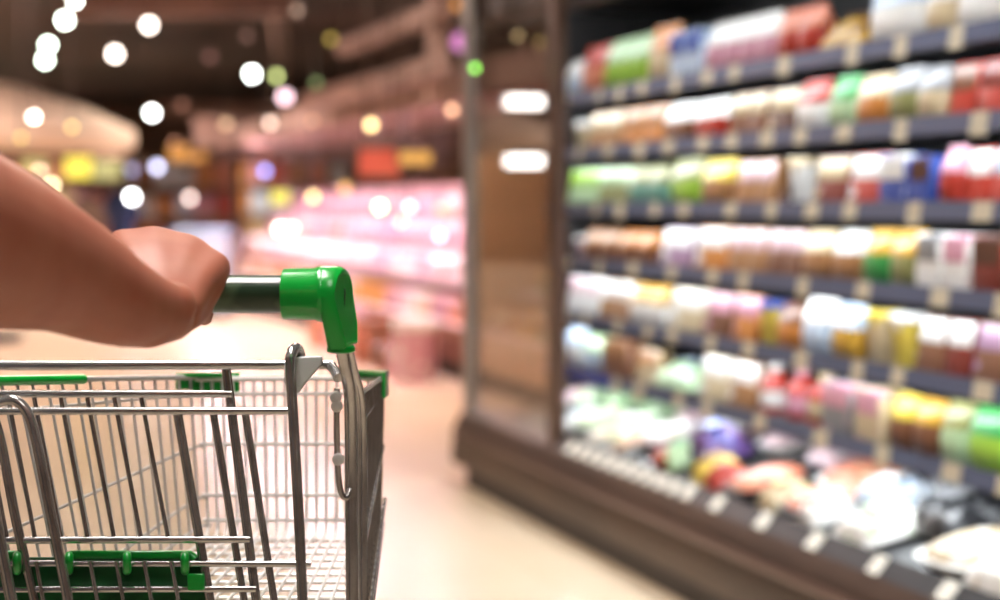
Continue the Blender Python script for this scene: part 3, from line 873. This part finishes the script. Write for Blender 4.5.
for n, (x, y, kind, c1, c2, wp, d, h) in enumerate(DECK):
    hz = 0.305
    for _ in range(12):
        p = on_z(x, y, hz)
        hz = 0.306 + SLOPE * (min(max(p.x, D + 0.06 + d / 2), 2.70) - D - 0.03)
    p.x = min(max(p.x, D + 0.06 + d / 2), 2.70)
    z = depth(p)
    w = px(wp, z) / math.cos(YAW) * 1.2
    h *= 1.1
    d *= 1.1
    p.z = 0.306 + SLOPE * (p.x - D - 0.03)
    o = make_pack(kind, p, w, h, d, c1, c2)
    o.rotation_euler.y = -math.atan(SLOPE)
    DK.append((o, 'back' if p.x > 2.48 else ('middle' if p.x > 2.33 else 'front'), c1, c2, kind))
for where in ('back', 'middle', 'front'):
    for n, (o, _, c1, c2, kind) in enumerate(sorted((q for q in DK if q[1] == where), key=lambda q: -q[0].location.y)):
        tag(o, '%s and %s %s, %s row of chiller deck, %s from the post' % (c1, c2, CATNAME[kind], where, ORD[n]), CATNAME[kind], 'goods in the chiller deck')
# ================================================================== the pink-lit meat counter beyond
M_ctr = mat('counter_panel', (140, 88, 68), 0.5, rgb2=(104, 66, 52), scale=3)
D2 = 3.28
ya_, yb_ = on_x(474, 205, D2).y, on_x(216, 205, D2).y
TI = [(0.0, 0.38), (0.26, 0.62), (0.52, 0.86), (0.78, 1.08)]
M_tier = mat('tier_liner', (226, 206, 204), 0.5)
M_hood = mat('hood_panel', (150, 120, 112), 0.45)
def stepped_counter(name, y0, y1, label, panel, lamp, cols, extra, what):
    mc = thing(name, (D2, y0, 0), label, 'counter')
    MB().box((D2 + 0.06, y0, 0), (D2 + 1.3, y1, 0.12)).build('kick_plate', M_case_d, mc)
    MB().box((D2, y0, 0.12), (D2 + 1.3, y1, 0.36)).build('base', panel, mc, bevel=0.01)
    for dx, h in TI:
        MB().box((D2 + dx, y0, h - 0.02), (D2 + dx + 0.3, y1, h)).build('tier', M_tier, mc)
    MB().box((D2 + 1.06, y0, 0.36), (D2 + 1.12, y1, 1.36)).build('back_board', mat('counter_back', (206, 168, 164), 0.6), mc)
    for yy in (y0 + 0.1, (y0 + y1) / 2, y1 - 0.1):
        MB().tube([(D2 + 1.18, yy, 0.3), (D2 + 1.18, yy, 1.93)], 0.03, 10).build('hood_post', M_post, mc)
    for yy in (y0,):
        MB().box((D2 + 0.02, yy, 0.36), (D2 + 1.06, yy + 0.025, 1.5)).build('end_panel', mat('tan_panel', (206, 172, 140), 0.5), mc, bevel=0.004)  # added divider that keeps the next counter's lamp colour out
    MB().box((D2 - 0.30, y0, 1.90), (D2 + 1.25, y1, 1.99)).build('hood', M_hood, mc, bevel=0.01)
    MB().box((D2 - 0.32, y0, 1.81), (D2 - 0.29, y1, 2.0)).build('hood_lip', M_hood, mc)
    MB().box((D2 - 0.28, y0, 1.875), (D2 - 0.14, y1, 1.895)).build('hood_lamp', lamp, mc)
    for r, (dx, h) in enumerate(TI):
        y = y0 + 0.04
        n = 0
        while y < y1 - 0.25:
            w = random.uniform(0.32, 0.46) * (1 + (y - y0) * 0.07)
            w = min(w, y1 - y - 0.04)
            c1, c2 = cols[r]
            if random.random() < (0.3 if r else 0.55):
                c1, c2 = random.choice(extra)
            kind = random.choice(('tray', 'tray', 'pouch')) if r else 'carton'
            o = make_pack(kind, (D2 + dx + 0.13, y + w / 2, h + 0.001), w * 0.9, 0.19 if r else 0.15, 0.16, c1, c2)
            tag(o, '%s and %s %s, %s tier of the %s, %s along' % (c1, c2, CATNAME[kind], ['lowest', 'second', 'third', 'top'][r], what, ORD[n]), CATNAME[kind], 'packs on the ' + what)
            y += w
            n += 1
stepped_counter('meat_counter', ya_, yb_, 'stepped pink-lit meat counter across the far aisle', M_ctr, emit('pink_lamp', (255, 216, 232), 62.0),
                [('gold', 'orange'), ('pale pink', 'white'), ('pink', 'pale pink'), ('pale pink', 'pink')], (('salmon', 'pale pink'), ('cream', 'white'), ('mauve', 'pink'), ('white', 'pale pink')), 'meat counter')
stepped_counter('deli_counter', ya_ - 2.6, ya_ - 0.08, 'tan fronted stepped counter seen through the glass panel', mat('tan_panel', (206, 172, 140), 0.5), emit('deli_lamp', (255, 226, 196), 30.0),
                [('tan', 'cream'), ('olive', 'gold'), ('pale blue', 'tan'), ('orange', 'gold')], (('gold', 'tan'), ('cream', 'white'), ('olive', 'tan'), ('mauve', 'grey')), 'deli counter')
fb = MB().box((D2 + 1.26, ya_ - 4.2, 2.0), (D2 + 1.32, ya_ - 0.2, 3.0)).build('pale_fill_board', mat('beige_board', (228, 214, 190), 0.6), bevel=0.01)  # added pale panel, lightens what shows through the top of the glass
tag(fb, 'added beige board brightening the view through the glass panel', 'board')
# crates standing on the floor before the counter
for n, (x, yb2, w, h, c1, c2, nm) in enumerate(((368, 352, 34, 52, 'pale pink', 'tan', 'pale pink'), (402, 362, 36, 44, 'brown', 'salmon', 'reddish brown'), (366, 346, 26, 28, 'salmon', 'tan', 'salmon'),
                                  (456, 376, 32, 28, 'pink', 'pale pink', 'pink'), (432, 370, 24, 26, 'brown', 'dark brown', 'dark brown'))):
    p = on_z(x, yb2, 0.0)
    p.x = min(p.x, D2 - 0.2)
    z = depth(p)
    o = make_pack('carton', p, px(w, z), px(h, z), 0.3, c1, c2, 'crate')
    tag(o, '%s box on the floor before the meat counter, %s from its far end' % (nm, ['second', 'third', 'first', 'fifth', 'fourth'][n]), 'box', 'boxes before the meat counter')
p = on_z(456, 372, 0.0)
o = make_pack('tub', Vector((D2 - 0.25, p.y - 0.55, 0)), 0.32, 0.42, 0.3, 'pink', 'white', 'tub')
tag(o, 'tall pink tub at the near end of the meat counter', 'tub')

# overhead rails and beams
M_beam = mat('painted_beam', (146, 116, 106), 0.4, rgb2=(120, 92, 84), scale=1.5)
def beam(name, a, b, w, h, label):
    a, b = Vector(a), Vector(b)
    t = (b - a).normalized()
    s = t.cross(Vector((0, 0, 1))).normalized()
    o = MB().rings([[q + s * u + Vector((0, 0, v)) for u, v in ((-w / 2, -h / 2), (w / 2, -h / 2), (w / 2, h / 2), (-w / 2, h / 2))] for q in (a, b)]).build(name, M_beam, bevel=0.01)
    return tag(o, label, 'beam')
xr = 2.75
def rail_at(px_, py_, px2, py2):
    a = on_x(px_, py_, xr)
    b = on_x(px2, py2, xr)
    hgt = (a.z + b.z) / 2
    return Vector((xr, a.y - 0.02, hgt)), Vector((xr, b.y, hgt))
a, b = rail_at(440, 66, 306, 103)
beam('overhead_rail', a, b, 0.12, 0.12, 'lower brown rail hung above the aisle')
a2, b2 = rail_at(442, 14, 345, 46)
beam('overhead_rail', a2, b2, 0.12, 0.11, 'upper brown rail hung above the aisle')
t = MB().box((xr - 0.05, a.y + 0.02, a.z), (xr + 0.05, a.y + 0.16, CEIL)).build('rail_hanger', M_beam)
tag(t, 'brown drop post holding the two hung rails to the ceiling', 'post')
for (xa, xb, yy, z, th, lab) in ((195, 480, 131, 19.0, 28, 'wide reddish brown fascia beam crossing the hall above the counter'), (60, 300, 5, 17.5, 22, 'reddish beam under the ceiling at the top'),
                                 (215, 470, 155, 24.0, 14, 'thin dark brown beam low behind the red sign'), (150, 330, 110, 30.0, 14, 'far brown beam behind the ceiling lamps')):
    beam('cross_beam', P(xa, yy, z), P(xb, yy, z), 0.2, px(th, z), lab)

# hanging signs
def board(name, x0, x1, y0, y1, z, m, label, cat, m2=None):
    r = thing(name, P((x0 + x1) / 2, y1, z), label, cat)
    a, b, c, d = P(x0, y0, z), P(x1, y0, z), P(x1, y1, z), P(x0, y1, z)
    f = FWD * 0.05
    MB().rings([[a, b, c, d], [a + f, b + f, c + f, d + f]]).build('panel', m, r, bevel=0.004)
    bd = MB()
    bd.tube([a, b, c, d, a], 0.012, 8)
    bd.build('border', m2 or M_post, r)
    hg = MB()
    for q in (mixp(a, b, 0.2), mixp(a, b, 0.8)):
        hg.tube([q + f * 0.5, Vector((q.x + f.x * .5, q.y + f.y * .5, CEIL))], 0.006, 6)
    hg.build('hanger', M_post, r)
    return r
board('hanging_sign', 357, 402, 147, 178, 10.9, mat('red_sign', (206, 62, 44), 0.5, rgb2=(216, 110, 92), scale=1.2), 'plain red hanging sign above the meat counter', 'sign')
board('lit_sign', 398, 432, 150, 166, 10.4, emit('amber_panel', (246, 180, 96), 1.1), 'small amber lit panel beside the red sign', 'sign')
board('lit_sign', 64, 92, 156, 179, 19.6, emit('yellow_panel', (250, 226, 90), 1.6), 'bright yellow lit panel under the beige canopy', 'sign')
board('lit_sign', 93, 121, 160, 180, 21.6, emit('pale_yellow_panel', (236, 222, 150), 0.9), 'pale yellow lit panel right of the bright yellow one', 'sign')
board('lit_sign', 20, 48, 158, 178, 21.3, emit('cream_panel', (246, 212, 140), 1.0), 'amber cream lit panel leftmost under the beige canopy', 'sign')
board('lit_sign', 168, 206, 145, 162, 23.0, emit('orange_panel', (246, 168, 90), 1.0), 'orange lit panel in the far middle of the hall', 'sign')
board('lit_sign', 270, 290, 190, 204, 15.6, emit('lemon_panel', (246, 232, 110), 1.6), 'small lemon yellow lit panel above the meat counter', 'sign')

# lamps: (x, y, depth, radius px, colour, strength, words)
LAMPS = [
    (75, 1, 15.0, 5, (250, 255, 245), 16, 'white spot lamp at the top edge, highest of the left row'), (65, 20, 15.6, 8, (245, 255, 240), 14, 'greenish white spot lamp, second of the left row'),
    (48, 45, 17, 7, (240, 255, 236), 14, 'greenish white spot lamp, upper of the touching pair'), (45, 60, 18, 7, (240, 255, 236), 14, 'greenish white spot lamp, lower of the touching pair'),
    (149, 25, 16.5, 8, (255, 236, 222), 9, 'warm white spot lamp near the top, right of the left row'), (115, 54, 18.5, 8, (255, 236, 222), 9, 'warm white spot lamp below the top ones'),
    (152, 113, 26, 6, (255, 255, 250), 16, 'bright white spot lamp right of the beige canopy'), (252, 74, 21, 7, (250, 255, 248), 16, 'bright white spot lamp with green rim in mid ceiling'),
    (276, 76, 22, 6, (222, 236, 150), 3.5, 'yellow green lamp beside the bright mid ceiling spot'), (285, 97, 22, 9, (255, 214, 224), 4, 'pinkish lamp below the yellow green one'),
    (270, 123, 16.6, 6, (255, 220, 200), 3.5, 'peach lamp under the pinkish one'), (313, 121, 14.6, 6, (196, 150, 124), 1.6, 'dim tan lamp on the fascia beam'),
    (371, 125, 12.2, 7, (255, 226, 160), 4.5, 'warm yellow lamp on the fascia beam above the red sign'), (331, 39, 19, 6, (196, 168, 84), 1.6, 'olive yellow lamp between the ceiling rails'),
    (297, 10, 16, 7, (190, 160, 140), 1.2, 'dim grey lamp at the top edge'), (475, 68, 6.9, 5, (140, 230, 90), 4, 'small green lamp standing in for a reflection on the chiller frame'),  # the green one imitates a reflection on the frame
    (461, 42, 10.0, 16, (210, 130, 190), 0.9, 'mauve lamp next to the chiller frame'), (452, 110, 10.2, 7, (246, 190, 150), 2.6, 'peach lamp left of the chiller frame'),
    (455, 5, 10.8, 8, (210, 140, 70), 1.2, 'amber lamp at the top edge by the chiller'), (226, 124, 18, 7, (226, 186, 150), 1.6, 'beige lamp on the far beam'),
    (182, 105, 26, 6, (170, 116, 96), 1.2, 'dim brown lamp right of the bright white spot'), (197, 140, 24, 6, (226, 160, 136), 1.6, 'salmon lamp above the orange lit panel'),
    (175, 143, 24.5, 6, (230, 160, 130), 1.4, 'orange pink lamp left of the salmon lamp'), (265, 171, 16.8, 6, (150, 160, 250), 4, 'blue lamp under the fascia beam'), (265, 155, 17.6, 6, (190, 100, 76), 1.1, 'rusty red lamp over the blue one'),
    (190, 198, 22, 6, (255, 224, 214), 4, 'pale peach lamp low in the far aisle'), (132, 197, 20, 7, (255, 255, 255), 12, 'white lamp low above the knuckles'),
    (157, 167, 23, 7, (220, 220, 255), 4, 'lavender white lamp under the orange panel'), (132, 170, 23.5, 7, (180, 180, 224), 1.6, 'dim lavender lamp beside the lavender white one'),
    (52, 185, 20, 6, (255, 240, 190), 6, 'cream lamp low beside the forearm'), (40, 171, 20.4, 6, (255, 220, 190), 3, 'peach lamp in front of the cream lit panel'),
    (380, 207, 14, 6, (255, 240, 190), 7, 'cream lamp leftmost of three over the counter'), (410, 207, 13.6, 6, (255, 222, 214), 4, 'pale pink lamp in the middle of three over the counter'),
    (440, 208, 13.2, 6, (226, 190, 120), 2, 'amber lamp rightmost of three over the counter'), (280, 229, 17.2, 6, (255, 246, 226), 8, 'ivory lamp left of the pair over the counter'), (292, 228, 17.3, 6, (250, 236, 216), 5, 'ivory lamp right of the pair over the counter'),
    (316, 83, 16.0, 6, (150, 170, 110), 1.2, 'dull green lamp at the lower end of the hung rail'), (210, 57, 20, 7, (150, 104, 96), 0.9, 'dim rosy lamp between the greenish pair and mid ceiling spot'),
    (247, 36, 19, 7, (150, 112, 100), 0.9, 'dim brown lamp high above the mid ceiling spot'), (345, 188, 13.0, 8, (250, 190, 120), 1.6, 'soft amber lamp below the left edge of the red sign'),
    (401, 222, 13.4, 5, (238, 226, 160), 2.5, 'pale lemon lamp under the pink and cream counter lamps'), (518, 36, 9.4, 5, (240, 214, 160), 3, 'cream lamp standing in for a reflection at the top of the glass panel'),  # the last one imitates a lamp reflected in the glass
    (540, 42, 9.2, 5, (214, 190, 120), 2, 'dull yellow lamp standing in for a reflection in the glass beside the post'),  # another pane reflection, built as a lamp beyond the glass
    (34, 117, 13.3, 5, (255, 250, 240), 10, 'white bulb on the front of the beige canopy'), (72, 127, 13.4, 5, (232, 214, 130), 2.6, 'yellow bulb on the beige canopy, right one'), (21, 138, 13.4, 5, (222, 206, 120), 2.2, 'yellow bulb on the beige canopy, lowest left'),
    (313, 197, 16, 6, (250, 232, 150), 4, 'lemon lamp right of the lemon lit panel'), (440, 236, 13.1, 5, (255, 220, 236), 5, 'pink white lamp low on the counter hood'),
]
M_lampbody = mat('lamp_body', (60, 52, 48), 0.5)
for i, (x, y, z, r, c, s, lab) in enumerate(LAMPS):
    p = P(x, y, z)
    o = thing('spot_lamp', p, lab, 'lamp')
    R = px(r * 0.62, z)
    out = (CAM - p)
    out.z = -abs(out.z) - 0.3 * out.length
    out = (CAM - p).normalized()
    MB().lathe(p - out * 0.16, [(R * 0.55, 0), (R * 0.9, 0.03), (R * 1.04, 0.13), (R * 1.04, 0.155), (R * 0.98, 0.155)], 20, out).build('housing', M_lampbody, o)
    MB().lathe(p - out * 0.012, [(R * 0.99, 0), (R * 0.9, 0.01), (R * 0.6, 0.02), (R * 0.1, 0.024)], 20, out).build('lens', emit('lens %d' % i, c, s * 1.7), o)
    MB().tube([p - out * 0.1 + Vector((0, 0, R)), Vector((p.x - out.x * 0.1, p.y - out.y * 0.1, 1.9 if (x > 275 and y > 190) else CEIL))], 0.006, 6).build('stem', M_lampbody, o)

# ------------------------------------------------------------------ beige market canopy at the left
st = thing('market_stall', on_z(-60, 300, 0), 'round beige fabric canopy on a pole over the far left stall', 'stall canopy')
cz = 15.5
c0 = P(-40, 118, cz)
rad_ = px(172, cz)
M_canvas = mat('beige_canvas', (204, 186, 166), 0.8, rgb2=(196, 176, 154), scale=1.0)
base_h = c0.z - 0.12
m = MB()
m.lathe((c0.x, c0.y, base_h), [(rad_ * 0.97, -0.13), (rad_, -0.12), (rad_, 0.02), (rad_ * 0.72, 0.22), (rad_ * 0.35, 0.40), (0.02, 0.48)], 40)
m.build('canopy', M_canvas, st)
MB().tube([(c0.x, c0.y, 0), (c0.x, c0.y, base_h + 0.44)], 0.04, 12).build('pole', M_post, st)
m = MB()
m.lathe((c0.x, c0.y, 0), [(0.5, 0), (0.5, 0.06), (0.1, 0.1)], 24)
m.build('foot', M_case_d, st)

# ------------------------------------------------------------------ far gondolas with boxes
M_gond = mat('gondola_panel', (150, 122, 104), 0.6)
FARC = [('cream', 'tan'), ('orange', 'cream'), ('pale blue', 'white'), ('tan', 'brown'), ('salmon', 'cream'), ('white', 'pale blue'), ('gold', 'cream'), ('pink', 'cream'), ('brown', 'tan'), ('red', 'salmon')]
def gondola(xa, xb, z, hgt, rows, lab, nper):
    a, b = on_z(xa, 260, 0), on_z(xb, 260, 0)
    pa, pb = P(xa, 205, z), P(xb, 205, z)
    a, b = Vector((pa.x, pa.y, 0)), Vector((pb.x, pb.y, 0))
    t = (b - a).normalized()
    n = Vector((-t.y, t.x, 0))
    L = (b - a).length
    M = Matrix(((t.x, n.x, 0, a.x), (t.y, n.y, 0, a.y), (0, 0, 1, 0), (0, 0, 0, 1)))
    g = thing('gondola_shelf', (a + b) / 2, lab, 'shelving')
    MB().box((0, 0.5, 0), (L, 0.56, hgt), M).build('back_board', M_gond, g)
    MB().box((0, 0, 0), (L, 0.5, 0.14), M).build('plinth', M_case_d, g)
    for e in (0, L - 0.03):
        MB().box((e, 0.05, 0), (e + 0.03, 0.5, hgt), M).build('side', M_gond, g)
    for r in range(rows):
        h = 0.14 + (hgt - 0.14) * r / rows
        MB().box((0.03, 0.04, h - 0.02), (L - 0.03, 0.5, h), M).build('board', M_gond, g)
        for k in range(nper):
            w = (L - 0.1) / nper
            c = M @ Vector((0.05 + w * (k + 0.5), 0.22, h))
            c1, c2 = random.choice(FARC)
            hh = (hgt - 0.14) / rows * random.uniform(0.6, 0.85)
            o = MB()
            o.box((-w * 0.44, -0.14, 0.003), (w * 0.44, 0.14, hh), Matrix.Translation(c) @ Matrix.Rotation(math.atan2(t.y, t.x), 4, 'Z'))
            o = o.build('goods_box', pm(c1, c2, 3), bevel=0.01, origin=c)
            tag(o, '%s and %s box, %s board, %s along, %s' % (c1, c2, ['lowest', 'second', 'third', 'top'][r], ORD[k], lab.split(' with')[0].replace('shelving unit', 'unit')), 'box', 'boxes on ' + lab.split(' with')[0])
gondola(-40, 118, 27.0, 2.0, 4, 'tall shelving unit behind the people with boxes', 7)
gondola(110, 236, 25.0, 1.85, 4, 'wide shelving unit above the knuckles with boxes', 6)
gondola(226, 350, 27.5, 1.95, 4, 'farthest shelving unit behind the pink counter with boxes', 6)
# white freezer chest
fc = thing('freezer_chest', P(205, 300, 19), 'pale blue white freezer chest in the far aisle', 'freezer')
pf = P(205, 205, 19)
Mf = Matrix.Translation((pf.x, pf.y, 0)) @ Matrix.Rotation(-YAW, 4, 'Z')
MB().box((-0.28, -0.4, 0.08), (0.28, 0.4, 0.86), Mf).build('body', mat('freezer_white', (186, 198, 214), 0.4), fc, bevel=0.02)
MB().box((-0.29, -0.41, 0.861), (0.29, 0.41, 0.93), Mf).build('lid', mat('freezer_lid', (150, 176, 206), 0.3), fc, bevel=0.015)
MB().box((-0.26, -0.38, 0.0), (0.26, 0.38, 0.08), Mf).build('plinth', M_case_d, fc)

# ------------------------------------------------------------------ shoppers far away
def shopper(x, z, H, top, legs, hair, label, turn=0.0):
    p = P(x, 205, z)
    o = Vector((p.x, p.y, 0))
    R = Matrix.Translation(o) @ Matrix.Rotation(turn, 4, 'Z') @ Matrix.Scale(H / 1.75, 4)
    V = lambda a, b, c: R @ Vector((a, b, c))
    k = H / 1.75
    b = MB()
    b.ball(V(0, 0, 1.63), 0.105 * k, 14, 10, (0.85, 0.98, 1.15))
    b.ball(V(0, 0.1, 1.61), 0.022 * k, 8, 6)
    for s in (-1, 1):
        b.ball(V(0.09 * s, 0, 1.62), 0.025 * k, 8, 6)
    b.tube([V(0, 0, 1.42), V(0, 0, 1.58)], 0.055 * k, 12)
    b.tube([V(0, 0, 0.88), V(0, 0, 1.1), V(0, 0, 1.3), V(0, 0, 1.46)], [0.14 * k, 0.13 * k, 0.16 * k, 0.08 * k], 16)
    for s in (-1, 1):
        b.tube([V(0.10 * s, 0, 0.9), V(0.105 * s, 0.02, 0.5), V(0.105 * s, 0, 0.08)], [0.085 * k, 0.06 * k, 0.042 * k], 12)
        b.tube([V(0.105 * s, -0.04, 0.045), V(0.115 * s, 0.17, 0.035)], [0.045 * k, 0.034 * k], 10)
        b.tube([V(0.17 * s, 0, 1.4), V(0.24 * s, 0.0, 1.14), V(0.2 * s, 0.2, 1.02)], [0.055 * k, 0.042 * k, 0.032 * k], 10)
        for q in range(4):
            b.tube([V((0.2 + 0.012 * (q - 1.5)) * s, 0.2, 1.02), V((0.19 + 0.014 * (q - 1.5)) * s, 0.28, 0.99 - 0.005 * q)], 0.0095 * k, 6)
        b.tube([V(0.185 * s, 0.2, 1.03), V(0.155 * s, 0.25, 1.02)], 0.011 * k, 6)
    bd = body_mesh(b, 'person', 0.011, 3, M_skin)
    tag(bd, label, 'person')
    j = MB()
    j.tube([V(0, 0, 0.84), V(0, 0, 1.1), V(0, 0, 1.3), V(0, 0, 1.44), V(0, 0, 1.49)], [0.175 * k, 0.165 * k, 0.19 * k, 0.13 * k, 0.07 * k], 18)
    for s in (-1, 1):
        j.tube([V(0.15 * s, 0, 1.41), V(0.24 * s, 0.0, 1.14), V(0.21 * s, 0.16, 1.04)], [0.07 * k, 0.058 * k, 0.046 * k], 12)
    jo = body_mesh(j, 'jacket', 0.013, 3, mat('cloth %d %d %d' % top, top, 0.9))
    adopt(jo, bd)
    t = MB()
    t.tube([V(0, 0, 0.8), V(0, 0, 0.95)], 0.16 * k, 16)
    for s in (-1, 1):
        t.tube([V(0.09 * s, 0, 0.88), V(0.105 * s, 0.02, 0.5), V(0.105 * s, 0, 0.1)], [0.1 * k, 0.08 * k, 0.065 * k], 12)
    to = body_mesh(t, 'trousers', 0.013, 3, mat('cloth %d %d %d' % legs, legs, 0.9))
    adopt(to, bd)
    h = MB()
    h.ball(V(0, -0.018, 1.66), 0.11 * k, 14, 8, (0.9, 1.0, 1.05))
    h.ball(V(0, -0.05, 1.58), 0.085 * k, 12, 8)
    ho = body_mesh(h, 'hair', 0.011, 3, mat('hair %d' % hair[0], hair, 0.6))
    adopt(ho, bd)
shopper(86, 21.0, 1.52, (112, 92, 78), (60, 52, 50), (40, 30, 26), 'person in a brown top standing behind the forearm', -0.3)
shopper(122, 22.0, 1.62, (44, 62, 96), (34, 40, 56), (34, 28, 26), 'person in navy clothes standing above the fist', 0.4)
shopper(101, 24.0, 1.60, (176, 110, 104), (70, 50, 46), (50, 36, 30), 'person in a dusty pink top between the two dark-clad shoppers', 0.1)

# ================================================================== light
def ceiling_fill(x, y, w, l, col, s, lab, h=CEIL - 0.02):  # unseen panels added to brighten floor, trolley and hand
    o = thing('fill_light', (x, y, h), lab, 'added ceiling light')
    fr = MB().box((x - w / 2 - 0.03, y - l / 2 - 0.03, h - 0.05), (x + w / 2 + 0.03, y + l / 2 + 0.03, h))
    fr.build('housing', M_alu, o, bevel=0.005)
    MB().box((x - w / 2, y - l / 2, h - 0.06), (x + w / 2, y + l / 2, h - 0.0505)).build('diffuser', emit('diffuser %s %s' % (col, s), col, s), o)
for n, (x, y, s) in enumerate(((1.5, 6.0, 15), (2.0, 9.6, 13), (0.6, -0.6, 8), (0.15, 1.9, 28))):
    ceiling_fill(x, y, 0.6, 1.8, (255, 240, 220) if n < 2 else (255, 248, 242), s, 'added long ceiling light over the aisle by the chiller, %s' % ['above the open shelves', 'above the glass panel', 'behind the trolley', 'above the trolley handle'][n])
for n, (x, y) in enumerate(((-4.6, 12.0), (-3.2, 15.5), (0.4, 13.0), (-7.5, 12.0))):
    ceiling_fill(x, y, 0.9, 2.2, (255, 218, 204), 21, 'added wide warm ceiling light over the far hall, %s of four' % ORD[n])
for n, (x, y, e) in enumerate(((-3, 19, 260), (1.5, 19, 260), (-6, 23, 320), (-1, 25, 320), (3, 27, 320), (-9, 27, 320), (-5, 31, 360), (0, 33, 360), (4.5, 20, 260), (-4.2, 14.4, 150), (-2.2, 15.2, 320), (2.6, 15.5, 260), (1.7, 18.0, 260), (3.7, 9.0, 260))):
    ld = bpy.data.lights.new('hall_fill_spot', 'SPOT')  # added spots with no fixture, brightening the far hall and canopy
    ld.energy = e * (2.2 if y > 22 else 1.3)
    ld.spot_size = math.radians(130)
    ld.spot_blend = 0.6
    ld.color = (1.0, 0.86, 0.77)
    ld.shadow_soft_size = 0.12
    lo = bpy.data.objects.new('hall_fill_spot', ld)
    COL.objects.link(lo)
    lo.location = (x, y, 2.95)
w = bpy.data.worlds.new('world')
SC.world = w
w.use_nodes = True
w.node_tree.nodes['Background'].inputs[0].default_value = (1.0, 0.86, 0.76, 1)
w.node_tree.nodes['Background'].inputs[1].default_value = 0.05

SC.view_settings.view_transform = 'Standard'
SC.view_settings.look = 'None'
SC.view_settings.gamma = 1.0
SC.view_settings.exposure = 0.0
SC.view_settings.use_curve_mapping = False
SC.cycles.use_denoising = True
SC.cycles.max_bounces = 6
SC.cycles.diffuse_bounces = 3
SC.cycles.glossy_bounces = 3
SC.cycles.transparent_max_bounces = 8
SC.cycles.sample_clamp_indirect = 4.0
SC.cycles.caustics_reflective = False
SC.cycles.caustics_refractive = False
